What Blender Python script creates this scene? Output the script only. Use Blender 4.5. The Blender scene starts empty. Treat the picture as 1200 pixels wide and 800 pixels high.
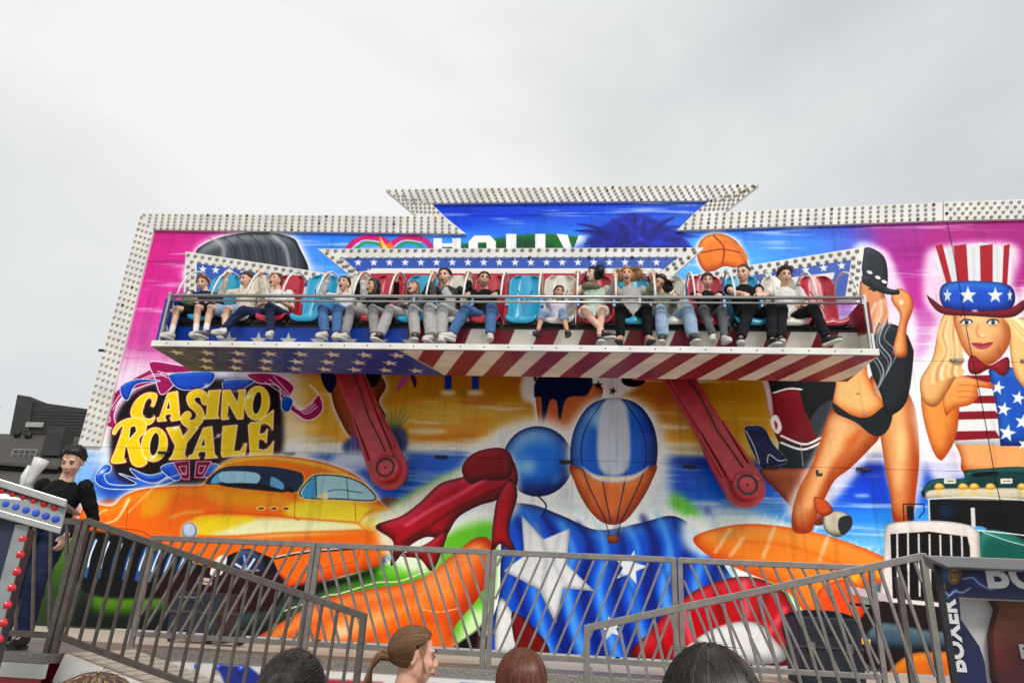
import bpy, bmesh, math, random
from mathutils import Vector, Matrix
import numpy as np
# ---- camera solved from the vanishing points of the facade (photo pixels, 1200x800) ----
FPX = 850.0; H = 1.6
UPV = np.array([116, 2215, FPX]); UPV /= np.linalg.norm(UPV)
_a = (87*2215 + FPX*FPX)/116
RV = -np.array([-_a, 87, FPX]); RV /= np.linalg.norm(RV)
FV = np.cross(RV, UPV)
if FV[2] < 0: FV = -FV
def at(px, py, Y):
    """point of the world seen at photo pixel (px,py) on the plane y = Y"""
    c = np.array([px-600.0, 400.0-py, FPX])
    r = np.array([c@RV, c@FV, c@UPV]); t = Y/r[1]
    return (r[0]*t, Y, H + r[2]*t)
def axz(px, py, Y):
    p = at(px, py, Y); return (p[0], p[2])
def proj(X, Y, Z):
    c = X*RV + Y*FV + (Z-H)*UPV
    return 600+FPX*c[0]/c[2], 400-FPX*c[1]/c[2]
SC = bpy.context.scene; COL = SC.collection
random.seed(3)
# ---- camera
cd = bpy.data.cameras.new('camera'); cam = bpy.data.objects.new('camera', cd); COL.objects.link(cam); SC.camera = cam
cd.sensor_width = 36; cd.lens = FPX/1200*36; cd.clip_start = .05; cd.clip_end = 2000
M = Matrix(((RV[0], RV[1], -RV[2]), (FV[0], FV[1], -FV[2]), (UPV[0], UPV[1], -UPV[2]))).to_4x4()
M.translation = (0, 0, H); cam.matrix_world = M
# ---- overcast sky
SUN_AZ, SUN_EL = math.radians(22), math.radians(43)      # azimuth measured from behind the camera towards the right
w = bpy.data.worlds.new('World'); SC.world = w; w.use_nodes = True
nt = w.node_tree; nt.nodes.clear()
def N(t, **k):
    n = nt.nodes.new(t)
    for a, b in k.items(): setattr(n, a, b)
    return n
out = N('ShaderNodeOutputWorld'); bg = N('ShaderNodeBackground'); sky = N('ShaderNodeTexSky', sky_type='NISHITA', sun_disc=False)
sky.sun_elevation = SUN_EL; sky.sun_rotation = math.pi-SUN_AZ
tc = N('ShaderNodeTexCoord'); mp = N('ShaderNodeMapping'); mp.inputs['Scale'].default_value = (1, 1, 1.7); mp.inputs['Location'].default_value = (3.3, .9, 1.2)
n1 = N('ShaderNodeTexNoise'); n1.inputs['Scale'].default_value = 1.15; n1.inputs['Detail'].default_value = 5; n1.inputs['Roughness'].default_value = .5
n1.inputs['Distortion'].default_value = .35
cr = N('ShaderNodeValToRGB'); e = cr.color_ramp.elements
e[0].position = .34; e[0].color = (.42, .44, .452, 1); e[1].position = .60; e[1].color = (.635, .638, .634, 1)
L = nt.links.new
L(tc.outputs['Generated'], mp.inputs['Vector']); L(mp.outputs[0], n1.inputs['Vector']); L(n1.outputs['Fac'], cr.inputs[0])
b1 = N('ShaderNodeBackground'); L(sky.outputs[0], b1.inputs[0]); b1.inputs[1].default_value = .05
b2 = N('ShaderNodeBackground'); L(cr.outputs[0], b2.inputs[0]); b2.inputs[1].default_value = 1.0
mx = N('ShaderNodeMixShader'); mx.inputs[0].default_value = .96
nt.nodes.remove(bg); L(b1.outputs[0], mx.inputs[1]); L(b2.outputs[0], mx.inputs[2]); L(mx.outputs[0], out.inputs[0])
# ---- soft sun through the cloud
sd = bpy.data.lights.new('sun', 'SUN'); sd.energy = 1.5; sd.angle = math.radians(16); sd.color = (1, .965, .92)
so = bpy.data.objects.new('sun', sd); COL.objects.link(so)
dv = Vector((math.sin(SUN_AZ)*math.cos(SUN_EL), -math.cos(SUN_AZ)*math.cos(SUN_EL), math.sin(SUN_EL)))
so.rotation_euler = dv.to_track_quat('Z', 'Y').to_euler(); so.location = dv*30
vs = SC.view_settings; vs.view_transform = 'Standard'; vs.look = 'None'; vs.exposure = .56; vs.gamma = 1
# ---------------------------------------------------------------- helpers
def srgb(c):
    if isinstance(c, str): c = [int(c[i:i+2], 16)/255 for i in (0, 2, 4)]
    return tuple(x/12.92 if x <= .04045 else ((x+.055)/1.055)**2.4 for x in c)
MATS = {}
def mat(name, col, rough=.5, metal=0, var=.12, scale=6, bump=0, bscale=60, coat=0, stretch=(1, 1, 1), spec=.5, trans=0, sheen=0):
    if name in MATS: return MATS[name]
    m = bpy.data.materials.new(name); m.use_nodes = True; t = m.node_tree; p = t.nodes['Principled BSDF']
    c = srgb(col) if isinstance(col, str) else tuple(col)
    tc = t.nodes.new('ShaderNodeTexCoord'); mp = t.nodes.new('ShaderNodeMapping'); mp.inputs['Scale'].default_value = stretch
    t.links.new(tc.outputs['Object'], mp.inputs[0])
    n = t.nodes.new('ShaderNodeTexNoise'); n.inputs['Scale'].default_value = scale; n.inputs['Detail'].default_value = 5; t.links.new(mp.outputs[0], n.inputs['Vector'])
    r = t.nodes.new('ShaderNodeValToRGB'); r.color_ramp.elements[0].position = .3; r.color_ramp.elements[1].position = .7
    r.color_ramp.elements[0].color = (*[x*(1-var) for x in c], 1); r.color_ramp.elements[1].color = (*[min(x*(1+var), 1) for x in c], 1)
    t.links.new(n.outputs['Fac'], r.inputs[0]); t.links.new(r.outputs[0], p.inputs['Base Color'])
    p.inputs['Roughness'].default_value = rough; p.inputs['Metallic'].default_value = metal
    p.inputs['Specular IOR Level'].default_value = spec
    if coat: p.inputs['Coat Weight'].default_value = coat; p.inputs['Coat Roughness'].default_value = .15
    if trans: p.inputs['Transmission Weight'].default_value = trans
    if sheen: p.inputs['Sheen Weight'].default_value = sheen
    if bump:
        n2 = t.nodes.new('ShaderNodeTexNoise'); n2.inputs['Scale'].default_value = bscale; n2.inputs['Detail'].default_value = 3; t.links.new(mp.outputs[0], n2.inputs['Vector'])
        b = t.nodes.new('ShaderNodeBump'); b.inputs['Strength'].default_value = bump; b.inputs['Distance'].default_value = .01
        t.links.new(n2.outputs['Fac'], b.inputs['Height']); t.links.new(b.outputs[0], p.inputs['Normal'])
    MATS[name] = m; return m
def print_mat(name, im, rough=.35, coat=.25, spec=.3):
    """flat print: the pixels are painted by this script"""
    h, w_ = im.shape[:2]
    I = bpy.data.images.new(name, w_, h); a = np.ones((h, w_, 4), np.float32); a[..., :3] = np.clip(im[::-1]/255, 0, 1)
    I.pixels.foreach_set(a.ravel()); I.update(); I.pack()
    m = bpy.data.materials.new(name); m.use_nodes = True; t = m.node_tree; p = t.nodes['Principled BSDF']
    x = t.nodes.new('ShaderNodeTexImage'); x.image = I; x.extension = 'EXTEND'; uv = t.nodes.new('ShaderNodeUVMap'); uv.uv_map = 'UVMap'
    t.links.new(uv.outputs[0], x.inputs[0]); t.links.new(x.outputs[0], p.inputs['Base Color'])
    n = t.nodes.new('ShaderNodeTexNoise'); n.inputs['Scale'].default_value = 2.5; n.inputs['Detail'].default_value = 6
    tc = t.nodes.new('ShaderNodeTexCoord'); t.links.new(tc.outputs['Object'], n.inputs['Vector'])
    mr = t.nodes.new('ShaderNodeMapRange'); mr.inputs[3].default_value = rough-.1; mr.inputs[4].default_value = rough+.15
    t.links.new(n.outputs['Fac'], mr.inputs[0]); t.links.new(mr.outputs[0], p.inputs['Roughness'])
    b = t.nodes.new('ShaderNodeBump'); b.inputs['Strength'].default_value = .06; b.inputs['Distance'].default_value = .02
    t.links.new(n.outputs['Fac'], b.inputs['Height']); t.links.new(b.outputs[0], p.inputs['Normal'])
    p.inputs['Specular IOR Level'].default_value = spec; p.inputs['Coat Weight'].default_value = coat; p.inputs['Coat Roughness'].default_value = .05
    return m
def tag(o, label=None, cat=None, group=None, kind=None):
    if label: o['label'] = label
    if cat: o['category'] = cat
    if group: o['group'] = group
    if kind: o['kind'] = kind
    return o
def empty(name, loc, label, cat, group=None):
    o = bpy.data.objects.new(name, None); COL.objects.link(o); o.location = loc; o.empty_display_size = .2
    o.matrix_basis = Matrix.Translation(loc)
    return tag(o, label, cat, group)
def abspos(o):
    v = Vector((0, 0, 0))
    while o is not None: v += o.location; o = o.parent
    return v
def put(name, me, mats, parent=None, at_=None):
    """link a mesh given in world coordinates (or round at_) under its thing; things are never rotated"""
    o = bpy.data.objects.new(name, me); COL.objects.link(o)
    if mats is not None and len(me.materials) == 0:
        for m in (mats if isinstance(mats, (list, tuple)) else [mats]): me.materials.append(m)
    if parent is not None:
        o.parent = parent; o.location = (Vector(at_) if at_ is not None else Vector((0, 0, 0)))-abspos(parent)
    elif at_ is not None: o.location = at_
    return o
class MB:
    def __init__(s): s.v, s.f, s.mi, s.uv = [], [], [], None
    def add(s, v, f, mi=0):
        k = len(s.v); s.v += [tuple(map(float, p)) for p in v]; s.f += [tuple(i+k for i in q) for q in f]; s.mi += [mi]*len(f); return s
    def box(s, a, b, mi=0):
        (x0, y0, z0), (x1, y1, z1) = a, b
        return s.add([(x0,y0,z0),(x1,y0,z0),(x1,y1,z0),(x0,y1,z0),(x0,y0,z1),(x1,y0,z1),(x1,y1,z1),(x0,y1,z1)],
                     [(0,3,2,1),(4,5,6,7),(0,1,5,4),(1,2,6,5),(2,3,7,6),(3,0,4,7)], mi)
    def bar(s, p, q, w, d, up=(0, 1, 0), mi=0):
        """square bar from p to q, w across, d along up"""
        p, q = Vector(p), Vector(q); t = (q-p).normalized(); u = Vector(up); u = (u-t*u.dot(t)).normalized(); r = t.cross(u)
        v = []
        for c in (p, q):
            for a, b in ((-1,-1),(1,-1),(1,1),(-1,1)): v.append(c+r*a*w/2+u*b*d/2)
        return s.add(v, [(0,1,2,3),(7,6,5,4),(0,4,5,1),(1,5,6,2),(2,6,7,3),(3,7,4,0)], mi)
    def prism(s, pts, y0, y1, mi=0):
        """polygon in x,z pushed from y0 (front) to y1"""
        n = len(pts); A = sum(pts[i][0]*pts[(i+1) % n][1]-pts[(i+1) % n][0]*pts[i][1] for i in range(n))
        if A < 0: pts = pts[::-1]
        return s.add([(x, y0, z) for x, z in pts]+[(x, y1, z) for x, z in pts],
                     [tuple(range(n)), tuple(range(2*n-1, n-1, -1))]+[(i, i+n, (i+1) % n+n, (i+1) % n) for i in range(n)], mi)
    def tube(s, P, R, n=8, mi=0, cap=True, ax=None):
        """round tube through P; R radius, list of radii or list of (ra, rb) with ax the side axis"""
        P = [Vector(p) for p in P]; k = len(P); vs = []; pr = None
        for i in range(k):
            t = (P[min(i+1, k-1)]-P[max(i-1, 0)])
            t = t.normalized() if t.length > 1e-9 else Vector((0, 0, 1))
            if ax is not None: u = Vector(ax); u = (u-t*u.dot(t)).normalized()
            elif pr is None: u = t.orthogonal().normalized()
            else: u = (pr-t*pr.dot(t)).normalized()
            pr = u; w_ = t.cross(u); r = R if isinstance(R, (int, float)) else R[i]
            ra, rb = (r, r) if isinstance(r, (int, float)) else r
            for j in range(n):
                a = 2*math.pi*j/n; vs.append(P[i]+u*ra*math.cos(a)+w_*rb*math.sin(a))
        f = [(i*n+j, i*n+(j+1) % n, (i+1)*n+(j+1) % n, (i+1)*n+j) for i in range(k-1) for j in range(n)]
        if cap: f += [tuple(range(n-1, -1, -1)), tuple(range((k-1)*n, k*n))]
        return s.add(vs, f, mi)
    def ball(s, c, r, n=12, m=8, mi=0, fn=None, rot=None):
        """ellipsoid; fn(unit vector) may scale it"""
        rx, ry, rz = (r, r, r) if isinstance(r, (int, float)) else r; vs = []; c = Vector(c)
        for i in range(1, m):
            th = math.pi*i/m
            for j in range(n):
                ph = 2*math.pi*j/n; d = Vector((math.sin(th)*math.cos(ph), math.sin(th)*math.sin(ph), math.cos(th)))
                q = Vector((d.x*rx, d.y*ry, d.z*rz))*(fn(d) if fn else 1)
                vs.append(c+(rot@q if rot else q))
        for z in (1, -1):
            d = Vector((0, 0, z)); q = d*rz*(fn(d) if fn else 1); vs.append(c+(rot@q if rot else q))
        T_, B_ = len(vs)-2, len(vs)-1
        f = [(i*n+j, (i+1)*n+j, (i+1)*n+(j+1) % n, i*n+(j+1) % n) for i in range(m-2) for j in range(n)]
        f += [(T_, j, (j+1) % n) for j in range(n)]+[(B_, (m-2)*n+(j+1) % n, (m-2)*n+j) for j in range(n)]
        return s.add(vs, f, mi)
    def lathe(s, prof, c, axis='y', n=24, mi=0):
        """prof = [(radius, along)]"""
        vs = []; c = Vector(c)
        for r, a in prof:
            for j in range(n):
                t = 2*math.pi*j/n; x, y = r*math.cos(t), r*math.sin(t)
                vs.append(c+Vector({'y': (x, a, y), 'z': (x, y, a), 'x': (a, x, y)}[axis]))
        k = len(prof)
        return s.add(vs, [(i*n+j, i*n+(j+1) % n, (i+1)*n+(j+1) % n, (i+1)*n+j) for i in range(k-1) for j in range(n)], mi)
    def mesh(s, name='m', smooth=False, uvf=None, fix=True):
        me = bpy.data.meshes.new(name); me.from_pydata(s.v, [], s.f); me.polygons.foreach_set('material_index', s.mi)
        if fix:
            bm = bmesh.new(); bm.from_mesh(me); bmesh.ops.recalc_face_normals(bm, faces=bm.faces); bm.to_mesh(me); bm.free()
        if smooth: me.polygons.foreach_set('use_smooth', [True]*len(me.polygons))
        if uvf:
            l = me.uv_layers.new(name='UVMap')
            for lp in me.loops: l.data[lp.index].uv = uvf(*me.vertices[lp.vertex_index].co)
        me.update(); return me
    def build(s, name, mats, parent=None, smooth=False, uvf=None, bevel=0, at_=None, fix=True):
        o = put(name, s.mesh(name, smooth, uvf, fix), mats, parent, at_)
        if bevel:
            b = o.modifiers.new('bevel', 'BEVEL'); b.width = bevel; b.segments = 2; b.limit_method = 'ANGLE'; b.angle_limit = .7
        return o
def clone(o, parent=None, move=(0, 0, 0)):
    c = o.copy(); COL.objects.link(c)
    if parent is not None: c.parent = parent
    c.location = o.location+Vector(move); return c
REM = []   # objects whose voxel remesh is baked at the end
# ---------------------------------------------------------------- painter: flat print of the show front
YB = 10.4                                     # plane of the painted boards
MX0, MX1, MZ0, MZ1 = -8.0, 7.3, 1.15, 8.5     # painted rectangle in metres
PS = 125.0                                    # print resolution, pixels per metre
def sm(pts, n=6, closed=True):
    P = np.array(pts, float); k = len(P); out = []
    rng = range(k if closed else k-1)
    for i in rng:
        if closed: p0, p1, p2, p3 = P[(i-1) % k], P[i], P[(i+1) % k], P[(i+2) % k]
        else: p0, p1, p2, p3 = P[max(i-1, 0)], P[i], P[i+1], P[min(i+2, k-1)]
        for j in range(n):
            t = j/n
            out.append(.5*((2*p1)+(-p0+p2)*t+(2*p0-5*p1+4*p2-p3)*t*t+(-p0+3*p1-3*p2+p3)*t**3))
    if not closed: out.append(P[-1])
    return np.array(out)
def box1(a, r, ax):
    r = int(r)
    if r < 1: return a
    pad = [(0, 0), (0, 0)]; pad[ax] = (r+1, r)
    c = np.cumsum(np.pad(a, pad, mode='edge'), axis=ax)
    n = 2*r+1
    if ax == 0: return (c[n:]-c[:-n])/n
    return (c[:, n:]-c[:, :-n])/n
def blur(a, r):
    for q in (r*.6, r*.5, r*.45):
        k = int(round(q))
        if k < 1: continue
        a = box1(box1(a, k, 0), k, 1)
    return a
def ell(cx, cy, rx, ry, rot=0, n=36):
    t = np.linspace(0, 2*math.pi, n, endpoint=False); c, s = math.cos(rot), math.sin(rot)
    x, y = rx*np.cos(t), ry*np.sin(t)
    return np.stack([cx+x*c-y*s, cy+x*s+y*c], 1)
def star(cx, cy, r, rot=0, k=.39, sx=1.0):
    a = np.array([rot-math.pi/2+i*math.pi/5 for i in range(10)]); rr = np.where(np.arange(10) % 2 == 0, r, r*k)
    return np.stack([cx+rr*np.cos(a)*sx, cy+rr*np.sin(a)], 1)
class Cv:
    """a canvas; T maps an array of author coordinates to canvas pixels"""
    def __init__(s, w, h, T, u=1.0):
        s.w, s.h, s.T, s.u = int(w), int(h), T, u
        s.im = np.ones((s.h, s.w, 3))*200.0
    def mask(s, polys, pad=2, soft=0, off=None):
        polys = [s.T(np.array(p, float)) for p in polys]
        A = np.concatenate(polys)
        x0 = max(int(A[:, 0].min())-pad-2, 0); x1 = min(int(A[:, 0].max())+pad+3, s.w)
        y0 = max(int(A[:, 1].min())-pad-2, 0); y1 = min(int(A[:, 1].max())+pad+3, s.h)
        if x1 <= x0+1 or y1 <= y0+1: return None
        W, Hh = x1-x0, y1-y0; SS = 3
        tot = np.zeros((Hh, W))
        for P in polys:
            x, y = P[:, 0], P[:, 1]
            if np.sum(x*np.roll(y, -1)-np.roll(x, -1)*y) < 0: P = P[::-1]
            acc = np.zeros((Hh*SS, W+2))
            q = np.roll(P, -1, 0)
            for (ax, ay), (bx, by) in zip(P, q):
                if ay == by: continue
                sg = 1 if by < ay else -1
                lo, hi = (ay, by) if ay < by else (by, ay)
                r0 = max(math.ceil((lo-y0)*SS-.5), 0); r1 = min(math.ceil((hi-y0)*SS-.5), Hh*SS)
                if r1 <= r0: continue
                rr = np.arange(r0, r1); yy = (rr+.5)/SS+y0
                xx = np.clip(ax+(bx-ax)*(yy-ay)/(by-ay)-x0, 0, W)
                fi = xx.astype(int); fr = xx-fi
                acc[rr, fi] += sg*(1-fr); acc[rr, fi+1] += sg*fr
            tot += np.abs(np.cumsum(acc, 1)[:, :W].reshape(Hh, SS, W).mean(1))
        m = np.clip(tot, 0, 1)
        if soft > 0: m = blur(m, soft)
        return (slice(y0, y1), slice(x0, x1)), m
    def put(s, R, m, col, a=1.0):
        c = np.array(col, float)
        s.im[R] += (c-s.im[R])*(m*a)[..., None]
    def fill(s, pts, col, a=1.0, soft=0, smooth=True, cut=None):
        P = [sm(p) if smooth else np.array(p, float) for p in (pts if isinstance(pts[0][0], (list, tuple, np.ndarray)) else [pts])]
        sf = soft*s.u
        r = s.mask(P, pad=int(sf*2)+2, soft=sf)
        if r is None: return
        R, m = r
        s.put(R, m, col, a)
    def vol(s, pts, base, dark, light, r=8, smooth=True, hi=.7, ld=(-.35, -.8), line=None, halo=None, holes=None):
        """airbrushed solid look: dark rims, light side towards ld"""
        P = sm(pts) if smooth else np.array(pts, float)
        r = max(r*s.u, 1.2)
        q = s.mask([P], pad=int(r*2)+4)
        if q is None: return
        R, m = q
        if holes:
            for h in holes:
                g = s.mask([sm(h) if smooth else np.array(h, float)], pad=0)
                if g: 
                    f = np.zeros((s.h, s.w)); f[g[0]] = g[1]; m = m*(1-f[R])
        if halo is not None: s.put(R, np.clip(blur(m, r*.8)*2.2, 0, 1), halo, .85)
        b = blur(m, r); gy, gx = np.gradient(blur(m, r*1.15)); n = math.hypot(*ld)
        d = (-gx*ld[0]-gy*ld[1])/n*r*1.6
        inner = np.clip((b-.5)*2, 0, 1)**.75
        c = np.array(dark)+(np.array(base, float)-np.array(dark))*inner[..., None]
        L = np.clip(d, 0, 1)[..., None]*hi; D = np.clip(-d*.9, 0, 1)[..., None]
        c = c+(np.array(light, float)-c)*np.clip(L*1.2*np.clip(b*1.6-.55, 0, 1)[..., None], 0, 1)
        c = c+(np.array(dark, float)-c)*D*.75
        s.im[R] += (c-s.im[R])*m[..., None]
        if line is not None:
            e = np.clip(m*(1-m)*4, 0, 1)
            s.put(R, e, line, .8)
    def line(s, pts, w, col, a=1.0, soft=0, smooth=True, taper=None, closed=False):
        P = sm(pts, 8, closed) if smooth else np.array(pts, float)
        if closed and not smooth: P = np.vstack([P, P[:1]])
        polys = []; n = len(P)
        for i in range(n-1):
            d = P[i+1]-P[i]; L = math.hypot(*d)
            if L < 1e-6: continue
            f0 = f1 = 1.0
            if taper:
                f0 = taper[0]+(taper[1]-taper[0])*i/(n-1); f1 = taper[0]+(taper[1]-taper[0])*(i+1)/(n-1)
            nx = np.array([-d[1], d[0]])/L*w/2
            polys.append([P[i]+nx*f0, P[i+1]+nx*f1, P[i+1]-nx*f1, P[i]-nx*f0])
            if w > 1.2: polys.append(ell(P[i][0], P[i][1], w/2*f0, w/2*f0, 0, 8))
        sf = soft*s.u
        r = s.mask(polys, pad=int(sf*2)+2, soft=sf)
        if r: s.put(r[0], r[1], col, a)
    def spot(s, x, y, rx, ry, col, a=1.0, rot=0):
        """soft airbrush spot"""
        s.fill(ell(x, y, rx*.62, ry*.62, rot), col, a, soft=min(rx, ry)*.55, smooth=False)
def vnoise(h, w, sy, sx, seed, octaves=3):
    rng = np.random.RandomState(seed); out = np.zeros((h, w)); amp = 1; tot = 0
    for o in range(octaves):
        gh, gw = max(int(h/sy)+3, 4), max(int(w/sx)+3, 4)
        g = rng.rand(gh, gw)
        yy = np.linspace(0, gh-1.001, h); xx = np.linspace(0, gw-1.001, w)
        yi, xi = yy.astype(int), xx.astype(int); fy, fx = yy-yi, xx-xi
        fy = (fy*fy*(3-2*fy))[:, None]; fx = (fx*fx*(3-2*fx))[None]
        v = g[yi][:, xi]*(1-fy)*(1-fx)+g[yi+1][:, xi]*fy*(1-fx)+g[yi][:, xi+1]*(1-fy)*fx+g[yi+1][:, xi+1]*fy*fx
        out += v*amp; tot += amp; amp *= .55; sy /= 2; sx /= 2
    return out/tot
def paint_mural():
    W = (MX1-MX0)*PS; Hh = (MZ1-MZ0)*PS
    def T(P):
        c0 = P[:, 0]-600.0; c1 = 400.0-P[:, 1]

        X = c0*RV[0]+c1*RV[1]+FPX*RV[2]; Y = c0*FV[0]+c1*FV[1]+FPX*FV[2]; Z = c0*UPV[0]+c1*UPV[1]+FPX*UPV[2]
        return np.stack([(X/Y*YB-MX0)*PS, (MZ1-(H+Z/Y*YB))*PS], 1)
    C = Cv(W, Hh, T, u=PS/74.0)
    # -- inverse map: photo pixel of every canvas pixel, for the broad airbrushed ground
    xs = MX0+(np.arange(C.w)+.5)/PS; zs = MZ1-(np.arange(C.h)+.5)/PS
    X, Z = np.meshgrid(xs, zs)
    c0 = X*RV[0]+YB*FV[0]+(Z-H)*UPV[0]; c1 = X*RV[1]+YB*FV[1]+(Z-H)*UPV[1]; c2 = X*RV[2]+YB*FV[2]+(Z-H)*UPV[2]
    PX = 600+FPX*c0/c2; PY = 400-FPX*c1/c2
    gx = [100, 180, 260, 340, 400, 540, 700, 860, 960, 1040, 1120, 1220]
    rows = {
     250: ['8a2a6a','b8387f','b03c8c','2c50c0','2450c4','2348c0','2a55cc','2a5cc8','3c58c0','9c3c94','a83486','a02f80'],
     300: ['bc3080','c23488','cc489c','5c8ee0','4a94e8','58a4ee','66b8f0','60aef0','4c8ee6','a83494','a83084','9c2a7a'],
     350: ['cc3c8c','d0409a','c868b4','88a8e8','70b0f0','70b4f0','80c0f0','90c0f0','a088d0','b8409c','b63692','ac3088'],
     400: ['ca4496','cc60a8','d8b0d8','c0c8f0','d8d0c0','e0c890','e0c890','e0d0a0','c8b8dc','d8b0d8','d090c8','c878b8'],
     430: ['d890c0','e0b0d0','c8c8e0','a09070','b88848','b8622c','b4602c','9c6428','c8b070','dcd0e4','e4d8e0','e0d0e4'],
     455: ['dc9cc4','e0b8d0','90a0c8','c8a048','c89838','b07a1c','b06820','98641c','b89830','e0d8d0','e8dcc8','e8dcd0'],
     485: ['d8a8c0','d8b8c4','b0a080','c8a030','d0a840','d8b45c','b87830','c09048','c8a040','e4dcc4','e8d8a0','e8dcb0'],
     512: ['e8dcd8','e8e0d8','d0c8a0','e0c060','d8a038','d08c2c','d8a440','d0a040','d0b060','e8dca8','e4c878','e8d8b0'],
     528: ['c8d8ec','d8e4f0','e0e4e8','e8e8d8','e4e8e4','e8e8e0','dcd8c0','d8d4b0','d8dcd0','e8e4d0','f0ecdc','f0ecdc'],
     542: ['90b8e8','a8ccf0','a0c4ec','5078b0','3a62b0','3a6cc8','2c54b0','2c4cb0','2038a0','2438a0','3040a0','3040a0'],
     575: ['7cb0e8','98c8ee','90c0ea','2c5cc0','2858c4','2f68cc','2c5cc0','2c70d8','2054d0','2050cc','2858c8','2858c8'],
     610: ['d8c8b8','e0c8a8','d0b890','90b8e0','80b8e8','88b8e8','68a8e8','70b4f0','3c8ce8','3c90ec','50a0f0','50a0f0'],
     640: ['50702c','608030','68903c','88a050','a0c060','c8e0b0','90c0e8','d8ecf4','90ccf4','80c4f4','88c8f4','88c8f4'],
     700: ['34482c','466a2a','405030','404838','50603c','b0d080','e0f0d8','e8f0e0','e0ead8','40484c','30383c','30383c'],
     760: ['384038','3c4440','3c4444','40484c','805030','c87030','e8e8e0','e0e0dc','d8d8d0','303030','282828','282828']}
    hx = lambda h: [int(h[i:i+2], 16) for i in (0, 2, 4)]
    ky = sorted(rows); G = np.array([[hx(c) for c in rows[k]] for k in ky], float)
    wob = (vnoise(C.h, C.w, 30, 220, 5)-.5)*26
    py = np.clip(PY+wob, ky[0], ky[-1]-.01); px = np.clip(PX+(vnoise(C.h, C.w, 80, 80, 6)-.5)*50, gx[0], gx[-1]-.01)
    iy = np.clip(np.searchsorted(ky, py, side='right')-1, 0, len(ky)-2); ix = np.clip(np.searchsorted(gx, px, side='right')-1, 0, len(gx)-2)
    kya = np.array(ky, float); gxa = np.array(gx, float)
    fy = ((py-kya[iy])/(kya[iy+1]-kya[iy])); fx = ((px-gxa[ix])/(gxa[ix+1]-gxa[ix]))
    fy = (fy*fy*(3-2*fy))[..., None]; fx = (fx*fx*(3-2*fx))[..., None]
    C.im = (G[iy, ix]*(1-fy)*(1-fx)+G[iy+1, ix]*fy*(1-fx)+G[iy, ix+1]*(1-fy)*fx+G[iy+1, ix+1]*fy*fx)
    st = vnoise(C.h, C.w, 10, 150, 9, 4)
    w = np.clip((st-.6)*5, 0, 1)*.55*(PY < 640); C.im += (np.array([245, 240, 246.])-C.im)*w[..., None]
    st = vnoise(C.h, C.w, 14, 170, 12, 3); w = np.clip((st-.6)*4, 0, 1)*.4
    C.im += (C.im*.72-C.im)*w[..., None]
    rim = np.array([250, 248, 250.])
    for (x, y, rx, ry, c, a_) in ((500,505,40,5,(250,246,236),.7),(470,470,50,6,(214,120,40),.5),(560,470,40,7,(190,90,60),.5),(560,492,34,6,(214,130,40),.6),(600,505,30,5,(248,240,220),.7),(780,470,30,8,(180,90,50),.5),(790,500,34,5,(246,232,200),.6),(800,520,40,5,(240,236,214),.7),(360,500,30,6,(236,190,90),.6),(850,480,26,10,(226,186,90),.5),(480,560,40,5,(120,180,230),.5),(820,590,40,4,(230,240,250),.6),(1010,580,16,3,(220,236,250),.7)): C.spot(x, y, rx, ry, c, a_)
    # ---- top strip: hair, hearts, letters, hills, plume, ball
    C.vol([(228,300),(236,288),(262,277),(300,272),(335,276),(350,288),(353,330),(225,330)], (70,76,82), (28,30,34), (200,205,210), 12, halo=rim)
    for i in range(12): C.line([(245+i*8,275+abs(6-i)*.7),(258+i*8,290),(266+i*7.5,322)], .9, (120,126,132) if i % 2 else (24,26,30), .6, .5)
    C.line([(250,280),(262,292),(258,318)], 5, (210,212,216), .6, 3); C.line([(318,274),(334,290),(340,318)], 4, (210,212,216), .6, 2)
    for (cx, fl) in ((435, 1), (482, -1)):
        C.line([(cx-30,294),(cx-18,282),(cx,278),(cx+16,282),(cx+26,293)], 6, (196,54,120)); C.line([(cx-22,296),(cx-8,285),(cx+8,286),(cx+18,296)], 3.4, (60,150,96)); C.line([(cx-26,295),(cx-10,282),(cx+12,284)], 1.2, (240,200,225))
    C.fill([(444,276),(452,286),(458,284),(462,294),(448,294)], (232,120,70)); C.fill([(446,279),(452,288),(456,294),(450,294)], (246,210,110))
    C.fill([(500,294),(530,288),(590,278),(640,274),(700,280),(800,290),(790,300),(500,306)], (42,104,54), 1, 2); C.fill([(520,293),(570,287),(620,280),(650,290),(600,300),(520,300)], (34,72,60), .7, 3)
    for P in ([(508,279),(518,279),(518,296),(508,296)], [(530,279),(540,279),(540,296),(530,296)], [(517,285),(532,285),(532,289),(517,289)],
              [(549,283),(556,276),(574,276),(581,283),(581,296),(570,296),(570,284),(560,284),(560,296),(549,296)],
              [(593,274),(605,274),(605,296),(593,296)], [(627,274),(639,274),(639,296),(627,296)], [(652,274),(665,275),(671,294),(678,276),(690,275),(680,297),(664,297)]):
        C.fill(P, (240,242,246), 1, 0, smooth=False)
    C.fill([(682,272),(700,256),(730,250),(760,252),(790,262),(800,280),(808,290),(790,300),(668,300),(686,280)], (60,90,190), .8, 6)
    C.fill([(690,290),(700,270),(722,256),(742,250),(770,258),(790,272),(806,284),(800,296),(690,298)], (40,52,140), .92, 2)
    rng = np.random.RandomState(4)
    for i in range(110):
        a = rng.uniform(-3.1, .1); L = rng.uniform(22, 58); x0, y0 = 742+rng.uniform(-20, 25), 287+rng.uniform(-8, 8)
        x1, y1 = x0+math.cos(a)*L*1.1, max(y0+math.sin(a)*L*.62, 247)
        C.line([(x0,y0),((x0+x1)/2,(y0+y1)/2-4),(x1,y1+3)], rng.uniform(5, 11), [(40,52,150),(28,38,110),(52,70,186),(34,44,128)][i % 4], .9, .6, taper=(1, .1))
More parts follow.
